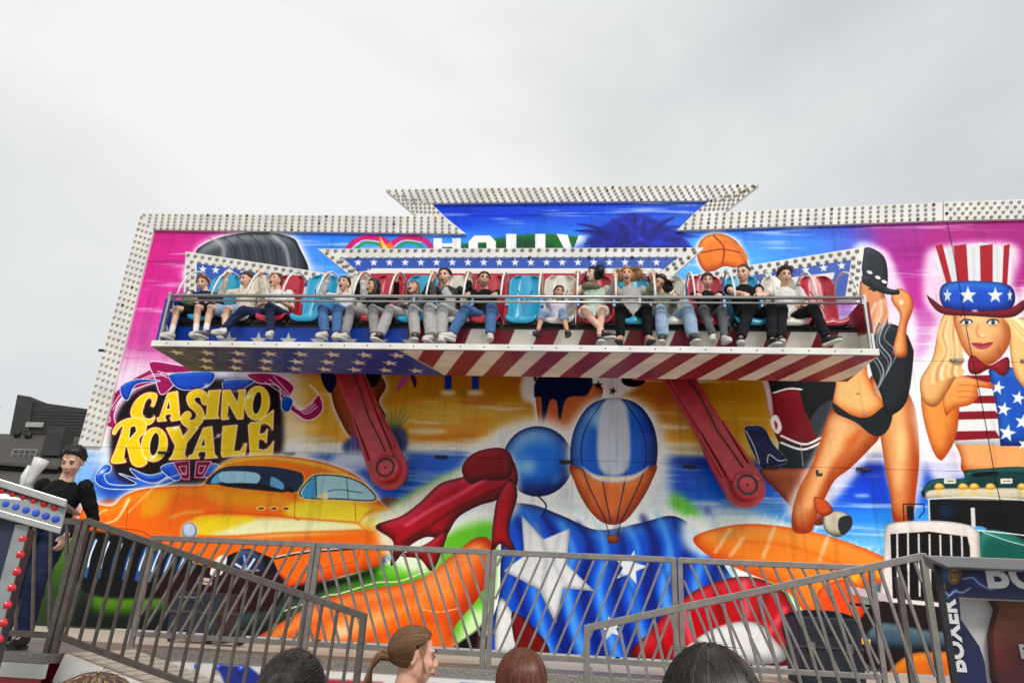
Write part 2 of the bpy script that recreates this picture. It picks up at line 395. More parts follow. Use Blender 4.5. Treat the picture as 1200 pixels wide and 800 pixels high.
    C.vol([(818,288),(828,276),(845,274),(862,282),(872,298),(876,318),(850,312),(830,320),(818,306)], (222,130,54), (150,64,24), (250,190,110), 7, halo=rim)
    C.line([(836,276),(848,290),(846,310)], 2, (150,60,30), .9); C.line([(822,296),(846,292),(868,296)], 1.4, (120,50,26), .9); C.line([(848,283),(866,290),(874,304)], 5, (206,120,60), .9, 1)
    # ---- left panel: sign with swirls
    C.fill([(130,440),(170,428),(300,420),(352,440),(350,560),(240,580),(140,575),(112,520)], (250,250,255), .55, 12)
    C.fill([(112,560),(130,552),(300,556),(262,572),(150,586),(118,580)], (20,60,160), .8, 8)
    C.fill([(146,470),(180,448),(240,444),(300,446),(328,452),(331,480),(328,536),(290,566),(200,574),(140,560),(130,530),(132,500)], (22,6,16), 1, 5)
    pu = (150,30,92); wl = (244,232,244)
    for P in ([(120,492),(130,466),(148,448),(176,432),(178,424),(206,428),(214,440),(190,446),(168,452),(146,462),(134,484),(136,502)],
              [(176,424),(206,427),(240,434),(212,444),(190,462),(182,444)],
              [(290,438),(322,438),(344,452),(340,466),(352,480),(372,462),(362,450),(376,466),(377,482),(362,492),(346,484),(330,470),(326,452),(302,448)],
              [(128,486),(122,470),(116,490),(128,494)]):
        C.fill(P, (236,130,190), .5, 7); C.fill(P, pu); C.line(P, 1.1, wl, 1, 0, True, None, True)
    for o in (3, 6): C.line([(126+o,480),(142+o,456+o*.6),(174,438+o*.7),(204,434+o*.8)], .9, wl)
    for o in (4, 9): C.line([(182+o*.6,432+o*.6),(200,434+o),(226,438+o*.4)], .9, wl)
    for o in (0, 5, 10): C.line([(320-o,440+o*.7),(338-o*.4,460+o*.3),(356,484-o*.5),(372-o*.4,476-o*.6)], .9, wl)
    for P in ([(142,452),(160,444),(188,446),(160,450),(150,468),(143,464)], [(198,440),(216,436),(250,436),(244,452),(212,456)], [(262,446),(282,444),(298,446),(282,456),(264,458)], [(332,464),(343,468),(338,482),(330,478)]):
        C.vol(P, (36,84,182), (16,40,110), (120,170,240), 3); C.line(P, 1, (200,220,250), 1, 0, True, None, True)
    for P in ([(112,556),(122,544),(130,545),(129,552),(122,556),(128,566),(148,568),(160,566),(150,560),(140,554),(170,562),(200,558),(214,548),(210,560),(190,568),(160,572),(128,572),(114,566)],
              [(152,548),(176,556),(204,548),(186,564),(166,562)], [(188,548),(204,542),(212,558),(204,562)], [(240,544),(256,544),(250,556),(238,558)]):
        C.vol(P, (40,96,196), (18,44,130), (150,190,250), 3); C.line(P, 1.1, (214,230,252), 1, 0, True, None, True)
    for P in ([(203,541),(222,539),(222,561),(214,561)], [(230,540),(248,540),(238,559),(228,559)]):
        C.fill(P, (110,16,56), smooth=False); C.line(P, 1.2, (232,150,190), 1, 0, False, None, True); q = np.mean(P, 0); C.line((np.array(P)-q)*.45+q, 1, (240,180,210), 1, 0, False, None, True)
    Lz = lambda P: [(110+x/5, 410+y/5) for x, y in P]
    def oval(cx, cy, rx, ry, rot): return [tuple(p) for p in ell(cx, cy, rx, ry, rot, 28)]
    glyphs = [
     ([(352,326),(370,262),(330,248),(284,262),(242,300),(218,352),(222,388),(252,410),(310,436),(346,420),(358,388),(330,402),(298,396),(284,370),(290,330),(308,290),(332,274),(342,300),(338,322)], None, 1),
     ([(375,417),(370,397),(386,392),(432,252),(490,240),(504,392),(516,404),(455,415),(448,398),(456,390),(452,370),(420,376),(414,398),(426,412)], [(424,346),(440,288),(448,343)], 0),
     ([(672,238),(746,232),(738,250),(724,386),(736,398),(646,402),(650,388),(660,384)], None, 0),
     ([(755,235),(800,232),(842,312),(852,250),(842,234),(888,230),(874,402),(840,403),(788,308),(780,388),(792,402),(750,406),(746,392)], None, 0),
     (oval(957,310,72,100,.12), oval(957,308,26,68,.16), 0),
     ([(108,482),(138,432),(200,400),(270,398),(306,430),(300,480),(264,522),(290,610),(312,656),(270,682),(222,660),(200,580),(186,560),(175,630),(186,654),(103,656),(128,582),(172,450),(150,454),(124,490)], [(214,448),(244,440),(250,474),(204,524)], 1),
     (oval(355,552,76,100,.14), oval(355,550,27,70,.16), 0),
     ([(424,455),(500,448),(522,506),(558,464),(548,450),(614,450),(544,540),(530,612),(546,636),(440,640),(462,612),(478,560)], None, 0),
     ([(550,635),(560,616),(580,610),(642,455),(692,446),(706,608),(726,628),(650,633),(660,612),(655,590),(614,592),(608,612),(618,633)], [(626,562),(648,500),(652,559)], 0),
     ([(756,446),(840,438),(818,592),(858,590),(884,546),(896,546),(884,612),(752,625),(746,606)], None, 0),
     ([(905,440),(918,424),(962,420),(1052,350),(1048,466),(1030,440),(998,424),(975,436),(968,492),(1000,486),(1018,460),(1010,542),(990,520),(966,520),(960,576),(992,586),(1024,574),(1054,530),(1046,612),(908,616),(916,600)], None, 0)]
    S_ = [(652,300),(644,266),(606,250),(568,272),(574,312),(612,348),(624,388),(600,426),(556,430),(530,404),(552,376)]
    for P, hole, smo in glyphs:
        Q = Lz(P); Q = sm(Q) if smo else Q
        C.line(Q, 3.6, (120,20,30), 1, 0, False, None, True)
    C.line(Lz(S_), 11.5, (120,20,30)); C.line(Lz(S_), 9.6, (248,236,190))
    for P, hole, smo in glyphs:
        Q = Lz(P); Q = sm(Q) if smo else Q
        C.fill(Q, (232,196,24), smooth=False); C.line(Q, 1.1, (250,240,200), 1, 0, False, None, True)
        if hole: C.fill(Lz(hole), (40,8,20), smooth=False); C.line(Lz(hole), 1, (250,240,200), 1, 0, False, None, True)
    C.line(Lz(S_), 7.6, (232,196,24))
    for P, hole, smo in glyphs+[(S_, None, 2)]:
        q = np.array(Lz(P)); c = q.mean(0)
        for i in range(0, len(q), 2 if len(q) < 25 else 3):
            p = q[i]+(c-q[i])*(.17 if smo != 2 else 0); C.spot(p[0], p[1], 1.7, 1.7, (252,240,150), .9)
    for x, y in ((242,452),(180,535),(120,552),(256,510),(292,464),(206,501)):
        C.line([(x-6,y+4),(x+6,y-4)], .8, (255,255,255), .9, .5); C.spot(x, y, 4, 4, (255,255,255), .9)
    # ---- the orange car
    C.fill([(80,600),(112,590),(132,584),(160,600),(160,620),(80,620)], (150,60,40), .9, 3)
    C.fill([(100,690),(180,690),(330,700),(450,668),(470,700),(300,770),(100,770)], (26,32,34), .95, 8)
    C.fill([(110,684),(150,680),(205,690),(200,708),(150,716),(110,712)], (96,140,36), .8, 7)
    C.fill([(230,706),(330,700),(420,680),(400,700),(300,730),(220,735)], (70,90,90), .7, 9)
    body = [(96,596),(112,591),(132,592),(146,580),(170,572),(206,569),(240,567),(256,548),(274,537),(310,533),(352,536),(392,545),(422,560),(442,584),(456,596),(476,604),(484,622),(478,642),(452,660),(400,674),(340,690),(318,684),(230,676),(170,650),(96,640)]
    C.vol(body, (226,112,16), (188,66,8), (252,196,60), 9, halo=(250,240,225), hi=.6)
    C.fill([(340,588),(400,584),(448,598),(420,614),(342,606)], (250,220,70), .9, 5); C.fill([(240,610),(330,606),(420,612),(440,618),(380,624),(300,628),(240,626)], (255,246,200), .95, 3.5)
    C.fill([(228,606),(250,603),(300,606),(250,624),(230,626),(224,616)], (246,202,40), .9, 3)
    C.fill([(240,572),(300,572),(338,580),(330,592),(260,590)], (252,170,30), .7, 6); C.fill([(170,580),(200,578),(190,598),(168,604)], (252,186,50), .6, 6)
    C.line([(230,602),(260,600),(320,603),(345,606),(420,612),(424,616)], 1.6, (190,80,14), .9, .6); C.line([(228,628),(270,628),(330,624),(420,621),(478,616)], 2.4, (200,84,14), .8, 1.2)
    C.line([(348,568),(345,604),(352,608)], .8, (150,70,20)); C.line([(416,586),(417,610)], .7, (150,70,20)); C.line([(150,592),(148,620),(152,622)], .7, (150,60,20)); C.line([(138,618),(166,622),(184,634)], .8, (120,40,10))
    C.line([(424,612),(432,600),(450,594),(470,598)], 4, (240,150,30), .9, 1); C.vol([(420,614),(430,602),(448,598),(466,600),(448,612),(436,622)], (246,214,120), (226,150,40), (255,246,230), 4)
    C.line([(258,546),(276,539),(320,536),(380,546),(418,563),(436,586)], 3, (255,220,110), .8, 1.5)
    ws = [(240,566),(252,552),(270,545),(310,545),(340,549),(356,556),(348,576),(300,570),(260,568)]
    C.fill(ws, (40,56,80)); C.line(ws, 1.3, (240,150,30), 1, 0, True, None, True)
    C.fill([(247,565),(254,555),(263,552),(259,564)], (110,176,220)); C.fill([(262,552),(302,554),(298,567),(260,564)], (160,204,220)); C.fill([(318,558),(332,566),(330,574),(318,572)], (110,170,216)); C.fill([(336,571),(340,570),(345,576),(336,575)], (14,18,26))
    C.fill([(258,566),(300,566),(330,573),(330,576),(270,570)], (14,20,28))
    sw = [(353,581),(362,562),(376,556),(408,559),(430,570),(439,585),(400,584)]
    C.line(sw, 5, (246,222,170), .9, 1, True, None, True); C.fill(sw, (168,208,216)); C.line(sw, 1.4, (40,50,60), 1, 0, True, None, True); C.fill([(354,580),(362,564),(369,558),(370,581)], (84,160,206)); C.line([(370,557),(371,583)], 1, (30,40,50)); C.line([(406,558),(408,584)], .9, (60,80,90)); C.line([(384,575),(398,573),(424,577)], 1, (60,80,90)); C.fill([(371,582),(382,576),(384,584)], (250,220,170))
    for x in (306, 321, 335): C.line([(x-5,594.5),(x,593),(x+5,594.5),(x,596.5)], 1.6, (250,196,120), 1, 0, True, None, True); C.fill(ell(x,595,3.4,1.3), (110,60,24), smooth=False)
    C.vol(ell(222,621,9,10), (196,208,226), (90,96,120), (255,255,255), 3, smooth=False, halo=(240,226,200))
    C.line([(118,614),(136,608),(146,594),(151,584)], 3, (250,226,190), .95, .6, taper=(.4, 1.2)); C.line([(108,608),(118,600),(126,596)], 1.6, (250,210,150), .9)
    C.line([(200,606),(216,600),(238,599)], 3, (244,190,140), .6, 1.5)
    C.fill([(330,700),(322,660),(312,650),(290,644),(268,650),(258,666),(262,700)], (14,16,22)); 
    C.vol(ell(291,668,22,26,-.15), (40,52,86), (8,10,16), (150,170,210), 5, smooth=False)
    for k in range(7): C.line([(289,668),(289+15*math.cos(k*.9),668+19*math.sin(k*.9))], 2.6, (150,180,226) if k % 2 else (226,232,244), .9, .4)
    C.vol(ell(457,662,9,14,-.3), (60,70,110), (10,12,18), (220,226,244), 2, smooth=False); C.line([(453,654),(461,670)], 1.4, (230,234,244)); C.line([(461,655),(453,669)], 1.4, (230,234,244))
    C.line([(322,653),(360,646),(412,642)], 3, (30,14,8)); C.line([(322,652),(360,645),(428,640)], 1.3, (240,236,230)); C.line([(352,672),(390,662),(416,656),(422,640)], .8, (170,70,14)); C.fill([(338,688),(400,676),(448,662),(450,676),(400,684),(350,700)], (10,10,12), .95, 2)
    C.fill([(96,626),(140,626),(180,634),(230,655),(262,664),(262,690),(180,700),(96,690)], (10,12,20), 1, 2)
    for i in range(9): 
        x = 104+i*15; C.line([(x+8,632+i*2.2),(x+1,650+i*2),(x-4,676+i)], 4.6, (52,96,150), .95, .5); C.line([(x+9,632+i*2.2),(x+2,650+i*2),(x-1,664+i)], 1.8, (222,232,246), .95, .3)
    C.fill([(196,672),(320,670),(330,700),(300,716),(200,708)], (46,10,16), .95, 2); C.fill([(254,653),(266,651),(260,672),(246,672)], (214,214,208)); C.line([(222,656),(252,664),(262,660)], 2.4, (240,120,30))
    C.fill([(232,675),(249,677),(248,685),(231,683)], (190,170,164), smooth=False); C.line([(233,680),(247,681.5)], 1, (60,30,30))
    C.line([(150,600),(186,566),(205,557),(218,553)], 1.6, (255,250,240), .6, .7)
    # ---- orange dune with green glow
    C.fill([(330,740),(400,690),(470,662),(520,640),(556,612),(590,620),(600,700),(560,770),(300,790)], (86,170,44), .9, 14)
    C.fill([(440,668),(500,640),(530,616),(560,605),(594,616),(560,625),(520,655),(470,676)], (104,184,52), 1, 5); C.line([(452,660),(505,640),(535,612),(566,600),(600,604)], 3, (250,255,240), .9, 2)
    C.vol([(270,770),(330,728),(380,702),(430,690),(490,678),(530,650),(556,630),(574,632),(580,660),(560,700),(530,740),(540,780),(300,800)], (222,112,44), (160,50,20), (250,186,120), 18)
    C.spot(420, 730, 60, 16, (250,200,150), .6, -.25); C.spot(400, 740, 10, 10, (255,250,240), .9); C.spot(520, 690, 26, 18, (252,190,120), .5)
    C.line([(330,716),(380,698),(400,694),(440,682),(468,680),(500,668)], 1.4, (250,226,210), .9); C.line([(495,713),(515,716),(536,712)], 1.4, (250,180,130), .9)
    C.fill([(548,720),(566,712),(575,730),(556,770),(530,770)], (210,240,190), .9, 7); C.fill([(528,762),(560,736),(578,716),(600,760),(590,790),(530,790)], (30,14,16), 1, 1)
    for P_ in ([(330,752),(400,716),(470,702)], [(380,775),(450,744),(520,720)], [(470,700),(520,682),(556,650)]): C.line(P_, 7, (176,64,26), .45, 5)
    for P_ in ([(360,760),(430,728),(500,706)], [(490,696),(540,668),(562,640)]): C.line(P_, 8, (252,196,140), .4, 5)
    # ---- hills over the car
    C.fill([(446,586),(460,582),(478,590),(500,606),(470,604)], (116,70,52), .95, 1.5); C.fill([(460,592),(500,566),(540,548),(560,542),(540,566),(500,596),(470,606)], (80,160,50), .85, 4); C.fill([(470,590),(510,566),(530,560),(500,592)], (110,90,60), .7, 3)
    C.fill([(556,520),(600,500),(590,560),(500,610),(470,612),(520,580)], (250,252,246), .8, 7)
    # ---- beach figure half hidden by the left arm
    C.vol([(388,446),(400,430),(440,436),(452,452),(444,470),(452,490),(440,520),(412,512),(398,490),(390,470)], (150,84,50), (90,42,26), (206,140,96), 8, halo=(236,228,214))
    C.fill([(376,430),(392,434),(394,448),(387,460),(378,448)], (16,30,60)); C.fill([(424,430),(446,436),(440,452),(428,450)], (20,20,36), .9, 1)
    C.spot(424, 512, 22, 9, (210,80,150), .9); C.fill([(408,514),(470,500),(474,530),(440,534),(406,532)], (60,76,130), .9, 3)
    for i in range(16): C.line([(408+i*4,516-i*.4),(406+i*4.4,534)], 1.2, [(40,50,110),(80,150,130),(200,90,160)][i % 3], .8, .4)
    for i in range(7): C.line([(456+i*2,500),(446+i*6,476+abs(3-i)*3)], 1.6, (60,120,140), .8, .5, taper=(1, .2))
    for x in (525, 557): C.fill([(x-4,430),(x+4,430),(x+4,456),(x-4,456)], (28,64,150), 1, .5, smooth=False); C.spot(x, 460, 16, 5, (250,236,230), .8)
    C.fill([(473,438),(478,446),(464,458)], (190,90,150)); C.fill([(480,436),(488,444),(486,454)], (60,40,80))
    C.fill([(388,536),(414,528),(440,528),(470,528),(476,540),(440,548),(400,546)], (240,246,250), .75, 5)
    # ---- hanging scarf tails and white cloth under the tilt deck
    C.fill([(616,434),(640,438),(740,440),(748,452),(720,466),(690,470),(616,470)], (236,236,236), .9, 3)
    C.vol([(628,460),(640,452),(700,450),(704,470),(690,520),(640,520),(632,500)], (196,110,66), (130,60,34), (236,170,120), 8, halo=rim)
    C.fill([(626,464),(634,440),(690,440),(688,462),(664,466),(656,492),(652,470),(644,470),(636,498),(634,466)], (22,32,66), 1, .5)
    C.fill(star(701,451,6), (14,14,20), smooth=False); C.fill(star(718,458,5.5,.3), (14,14,20), smooth=False); C.fill(star(627,443,5,.2,.39,.6), (14,14,20), smooth=False); C.fill(ell(742,445,14,8), (18,18,22), smooth=False)
    # ---- centre: plain balloons, satin ribbons and star bunting (generic filling of the same colours)
    C.fill([(560,560),(590,500),(640,490),(664,500),(700,474),(760,480),(784,530),(790,580),(850,650),(880,700),(600,770),(590,640)], (246,250,252), .85, 9)
    C.fill([(784,590),(815,620),(850,652),(880,668),(960,720),(930,690),(860,640),(800,580)], (110,200,70), .9, 6)
    bl = (30,96,200); bd = (6,14,44); bh = (170,216,250)
    flag = [(592,600),(620,590),(660,604),(700,620),(750,612),(790,604),(826,628),(850,664),(868,700),(880,780),(590,790),(586,690)]
    C.vol(flag, (26,84,190), bd, (90,160,240), 12, halo=rim)
    for k in range(7):      # diagonal folds of the hanging cloth
        x = 606+k*38; w_ = 9+(k*5) % 7
        C.line([(x-6,596+(k % 3)*8),(x+10,640),(x+2,690),(x+26,780)], w_, (10,30,100), .75, 4, taper=(.5, 1.3)); C.line([(x+12,600+(k % 2)*10),(x+27,644),(x+20,694),(x+44,780)], w_*.8, (120,186,248), .7, 4, taper=(.4, 1.2))
    C.vol([(611,602),(637,631),(668,618),(664,660),(697,692),(660,688),(651,730),(632,690),(590,668),(614,650)], (214,216,218), (150,152,158), (250,250,250), 3, smooth=False)
    C.line([(628,612),(640,650),(636,690),(650,726)], 4, (140,144,152), .6, 2.5); C.line([(655,626),(650,660),(668,690)], 3, (150,154,160), .5, 2)
    C.fill(star(738,664,21,.25), (222,224,228), smooth=False); C.fill(star(800,712,17,.4), (222,224,228), smooth=False); C.fill(star(716,735,15,-.2), (214,216,220), smooth=False)
    for P in ([(690,640),(740,690),(744,760)], [(770,640),(790,700),(820,760)]): C.line(P, 3, (8,26,90), .5, 2)
    C.vol(ell(630,540,41,41), (44,122,220), (8,24,80), (190,226,252), 16, smooth=False, hi=.9, line=(8,14,40), halo=rim); C.spot(618, 546, 16, 14, (200,232,252), .8); C.spot(652, 560, 9, 14, (110,170,236), .5, .5)
    C.line([(630,580),(640,592),(634,606)], 1.6, (8,20,60))
    # hot air balloon
    env = [(720,466),(748,474),(766,500),(770,534),(762,566),(744,596),(728,612),(708,612),(690,596),(674,566),(668,534),(674,500),(692,474)]
    C.vol(env, (40,104,200), (10,26,84), (170,210,250), 14, hi=.9, halo=rim, line=(8,14,40))
    C.vol([(668,544),(700,556),(740,556),(769,544),(762,566),(744,596),(728,612),(708,612),(690,596),(674,566)], (222,128,74), (140,60,28), (248,186,130), 10)
    for o in (-34,-14,14,34): C.line([(719+o*.3,467),(719+o,505),(719+o*1.05,550),(719+o*.25,611)], 1.3, (12,30,90), .8, .4)
    C.fill([(705,474),(733,474),(736,548),(702,548)], (226,228,232), .9, 2); C.fill([(680,544),(700,556),(740,556),(762,544),(740,562),(700,562)], (240,240,240), .9, 1)
    C.spot(700, 492, 12, 16, (210,234,252), .7); C.line([(710,612),(714,626)], .9, (30,20,20)); C.line([(727,612),(723,626)], .9, (30,20,20)); C.vol([(711,626),(726,626),(724,636),(713,636)], (140,80,40), (70,34,16), (190,120,70), 2, smooth=False)
    # ribbons
    rd, rk, rh = (168,22,44), (60,4,16), (238,110,130)
    C.fill([(440,610),(480,580),(540,548),(600,532),(606,600),(560,612),(520,630),(505,668),(460,660)], (250,252,246), .8, 6)
    C.vol([(598,536),(606,566),(584,584),(560,592),(536,606),(520,630),(500,628),(478,640),(458,662),(461,634),(440,616),(470,604),(492,588),(516,566),(548,556),(566,540)], rd, rk, rh, 8, line=(40,2,10))
    C.line([(596,548),(566,562),(540,578),(506,596),(474,616)], 4, (246,140,160), .7, 2); C.line([(600,566),(570,578),(530,598),(500,618),(470,636)], 3, (80,6,20), .8, 1.5)
    C.vol([(541,548),(556,530),(586,524),(600,536),(596,560),(566,562),(550,566)], (128,14,30), rk, (196,60,80), 6); C.vol([(598,560),(606,580),(596,620),(606,650),(586,636),(576,648),(578,610),(584,580)], rd, rk, rh, 6, line=(40,2,10))
    C.vol([(470,650),(500,636),(524,620),(518,644),(506,668),(492,654)], (150,16,36), rk, rh, 5)
    # arch rosette lower right
    C.vol([(748,775),(765,735),(800,700),(840,680),(880,675),(915,690),(935,720),(948,775)], (170,20,36), (70,6,16), (240,90,100), 12); C.vol([(796,775),(815,748),(850,730),(885,728),(905,745),(915,775)], (216,216,214), (120,120,124), (250,250,250), 8)
    for P in ([(800,712),(812,760)], [(872,680),(876,724)], [(920,712),(900,742)]): C.line(P, 7, (246,150,160), .6, 3)
    for P in ([(838,690),(846,728)], [(770,740),(780,775)], [(898,690),(890,726)]): C.line(P, 6, (90,4,16), .6, 3)
    C.vol([(586,700),(600,716),(612,740),(616,775),(584,775),(580,740)], (220,220,220), (120,120,120), (250,250,250), 5); C.vol([(600,716),(640,752),(640,780),(612,780)], (110,16,24), (50,6,10), (160,40,50), 5)
    # ---- surf mound right
    C.fill([(800,610),(850,600),(900,604),(940,620),(990,640),(1040,660),(1040,676),(960,640),(820,650)], (240,248,250), .85, 6)
    rg = np.random.RandomState(8)
    for i in range(60):
        x = rg.uniform(805, 1035); y = 612+max(0, (x-900)*.28)+rg.uniform(-4, 4); C.line([(x,y+6),(x+rg.uniform(-6, 9),y-rg.uniform(2, 12))], 1.3, (246,250,252), .6, .6)
    C.vol([(812,630),(840,618),(880,613),(930,618),(980,630),(1036,652),(1060,675),(1010,690),(1000,740),(950,722),(920,690),(870,668),(830,650)], (228,136,52), (196,80,24), (250,186,110), 12)
    for P in ([(838,646),(856,618)], [(894,652),(908,616)], [(856,650),(872,628)], [(960,656),(970,628)]): C.line(P, 4, (250,226,200), .6, 1.4)
    C.line([(870,634),(930,640),(1000,668)], 3, (200,100,40), .6, 2); C.vol([(960,690),(1000,680),(1012,724),(985,740),(960,724)], (226,84,26), (170,50,16), (246,140,70), 6)
    C.fill([(918,720),(1000,722),(1004,780),(940,780)], (24,28,40))
    # ---- basketball shorts figure
    C.fill([(830,440),(880,430),(905,440),(900,520),(880,548),(850,540),(838,500)], (190,140,30), .6, 8)
    C.fill([(903,440),(975,440),(968,478),(950,500),(912,490)], (20,12,16)); C.vol([(905,462),(940,456),(955,490),(962,520),(915,520),(904,480)], (116,18,34), (66,6,18), (160,50,70), 7)
    C.fill([(940,440),(980,440),(976,470),(952,492),(940,470)], (10,10,12)); C.fill([(950,490),(975,468),(985,500),(962,516)], (60,64,70))
    C.fill([(914,516),(944,524),(964,514),(944,548),(918,546)], (40,48,52)); C.line([(915,510),(942,520),(962,512)], 2.6, (240,236,236)); C.line([(915,518),(940,526),(962,518)], 2.6, (240,236,236)); C.line([(906,460),(924,455),(940,456)], 2, (230,226,226)); C.line([(938,520),(941,546)], .8, (190,190,200))
    C.vol([(888,430),(900,446),(905,470),(906,494),(900,480),(896,458)], (226,200,196), (170,130,130), (250,240,240), 3)
    C.vol([(872,504),(884,498),(896,502),(906,520),(922,540),(900,546),(890,545)], (40,48,84), (20,24,50), (90,100,150), 4, line=(226,226,240)); C.line([(874,504),(884,524),(890,543)], 1, (240,240,250)); C.line([(899,542),(901,532),(912,539),(921,538)], 1.1, (240,240,250))
    C.fill([(903,490),(910,486),(916,500),(911,508),(904,500)], (240,240,240)); C.fill([(907,492),(911,497),(909,503)], (170,30,60))
    C.vol([(890,550),(930,548),(960,552),(970,580),(966,612),(944,610),(915,580)], (150,84,60), (100,40,26), (206,130,96), 7)
    # ---- woman in black with cap
    sk, skd, skh = (228,166,112), (150,62,22), (250,228,186)
    C.fill([(1000,290),(1036,292),(1052,320),(1062,345),(1074,380),(1072,430),(1086,500),(1082,560),(1070,600),(1056,605),(1040,560),(1030,520),(1000,560),(960,600),(920,600),(960,520),(990,440),(1000,380)], (250,246,250), .8, 5)
    C.vol([(1018,448),(1032,438),(1050,442),(1062,456),(1073,482),(1077,530),(1073,575),(1067,612),(1048,612),(1043,580),(1036,540),(1031,510)], sk, skd, skh, 15); C.line([(1071,500),(1073,540),(1066,606)], 5, (170,70,26), .6, 3); C.line([(1052,470),(1056,520),(1052,570)], 8, (244,206,156), .6, 5); C.spot(1056, 520, 9, 30, (248,214,160), .6)
    C.vol([(975,478),(1000,490),(1030,508),(1018,526),(996,548),(978,562),(966,584),(958,600),(950,622),(930,622),(928,600),(936,572),(949,548),(960,520)], sk, skd, skh, 15); C.line([(966,506),(952,548),(936,590)], 5, (176,76,30), .5, 3); C.line([(1008,506),(984,540),(960,580)], 6, (170,74,30), .5, 4); C.line([(988,500),(968,546),(946,596)], 7, (246,208,160), .6, 4); C.spot(1000, 512, 7, 24, (190,90,44), .5, .75)
    C.vol([(982,430),(1012,424),(1017,440),(1026,460),(1036,476),(1018,490),(996,486),(977,474),(979,452)], (238,190,130), (190,100,50), (252,236,190), 8); C.fill(ell(1005,461,2.4,1.4), (190,130,90), 1, .4, smooth=False)
    C.fill([(976,472),(998,486),(1018,488),(1038,474),(1046,480),(1042,500),(1032,510),(1020,508),(1002,494),(980,484)], (34,38,42))
    C.vol([(1018,400),(1040,380),(1058,386),(1068,404),(1070,420),(1062,470),(1040,486),(1032,462),(1020,432)], (40,44,48), (16,18,20), (90,96,104), 7)
    C.vol([(1044,350),(1052,338),(1066,344),(1070,360),(1062,385),(1062,416),(1046,414),(1052,384),(1054,368)], sk, skd, skh, 5); C.fill(ell(1056,354,3,3), (246,220,190), smooth=False)
    C.vol([(1008,330),(1028,336),(1038,350),(1040,378),(1026,386),(1018,380),(1010,370)], (214,150,110), (120,60,40), (240,200,160), 5)
    C.line([(1018,338),(1026,340)], 1.6, (40,30,30)); C.fill(ell(1024,340,2.4,1.3), (20,20,26), smooth=False)
    for o in range(6): C.line([(1036-o*2,350+o),(1040-o*4,368),(1030-o*3,386),(1018,396)], 3, [(236,190,160),(214,160,130),(240,214,190)][o % 3], .9, .6)
    for o in range(7): C.line([(1044-o*3.5,378),(1036-o*3,396+o*2),(1050-o*3,414+o*4),(1036-o*2,440+o*4)], 1.6, [(140,150,162),(70,76,84),(196,202,210)][o % 3], .8, .4)
    C.vol([(1012,292),(1028,294),(1038,306),(1040,330),(1034,338),(1012,326)], (50,54,60), (16,18,22), (120,126,136), 5); C.vol([(1012,322),(1030,330),(1042,338),(1053,340),(1052,345),(1036,344),(1018,336),(1010,330)], (44,48,52), (12,12,16), (150,156,164), 3)
    for x, y in ((1019,319),(1028.5,325),(1036,330)): C.fill(ell(x,y,3.4,1.9,.4), (236,236,240), smooth=False)
    # roller skate
    C.vol([(968,600),(985,598),(998,606),(996,618),(984,628),(970,624),(964,612)], (196,188,170), (80,74,66), (244,240,230), 4); C.fill([(984,606),(996,604),(998,616),(988,626),(982,618)], (50,52,54)); C.vol([(954,582),(968,586),(976,598),(966,604),(956,598)], (190,90,50), (120,40,20), (226,140,90), 3)
    # ---- woman with the tall striped hat
    C.fill([(1084,300),(1100,288),(1150,283),(1194,290),(1188,340),(1212,350),(1212,560),(1130,560),(1100,570),(1076,520),(1070,450),(1090,400),(1096,372),(1082,352)], (250,246,250), .8, 6)
    C.vol([(1100,480),(1116,470),(1200,470),(1212,560),(1134,556),(1124,530)], sk, skd, skh, 10)
    C.vol([(1130,440),(1160,430),(1212,440),(1212,522),(1118,520),(1120,480)], (226,226,226), (170,170,176), (250,250,250), 6, smooth=False)
    for i, y in enumerate((440, 464, 482, 505)): C.fill([(1126-i*3,y),(1166,y-1),(1172,y+8),(1124-i*3,y+7+i*1.2)], (130,22,42), smooth=False)
    C.vol([(1158,434),(1168,424),(1212,440),(1212,522),(1172,522),(1168,480)], (40,90,176), (20,40,96), (110,170,236), 9, smooth=False)
    for x, y, r in ((1169,454,9),(1193,466,9),(1176,479,9),(1198,494,10),(1180,507,11),(1200,520,8)): C.fill(star(x,y,r,.2), (228,230,236), smooth=False)
    C.vol([(1080,446),(1090,432),(1108,424),(1120,440),(1124,470),(1120,510),(1108,534),(1100,538),(1090,520),(1080,480)], (222,148,78), (170,80,30), (250,210,150), 9)
    C.vol([(1104,460),(1112,446),(1126,440),(1144,444),(1164,450),(1162,455),(1146,454),(1146,464),(1136,474),(1118,478),(1108,486)], (228,156,92), (170,84,36), (250,214,160), 5)
    for y in (451, 458, 465): C.line([(1122,y),(1134,y),(1145,y+1)], .8, (160,80,36), .8)
    C.vol([(1106,368),(1098,392),(1092,420),(1078,446),(1082,470),(1096,476),(1108,462),(1120,440),(1128,420),(1118,396),(1120,372)], (226,178,122), (150,92,52), (252,228,188), 6)
    C.vol([(1176,366),(1190,372),(1212,380),(1212,456),(1196,450),(1186,430),(1182,400)], (232,192,134), (160,104,60), (252,234,196), 6)
    for o in range(9): C.line([(1108+o*2,372),(1100+o*3,392),(1106+o*2.4,412),(1092+o*4,430+o),(1088+o*5,450-o*2)], 5.2, [(230,184,130),(246,214,166),(206,150,98),(250,230,196)][o % 4], .95, .7)
    C.vol([(1118,366),(1150,362),(1176,368),(1184,390),(1180,408),(1166,424),(1150,428),(1136,418),(1124,398)], (232,184,132), (160,84,44), (252,232,196), 13); C.line([(1176,378),(1180,396),(1168,418)], 5, (170,96,56), .5, 3); C.line([(1124,380),(1126,398),(1134,412)], 4, (190,116,72), .5, 2.5); C.spot(1166, 396, 8, 6, (226,140,110), .4); C.spot(1133, 396, 7, 6, (226,140,110), .4)
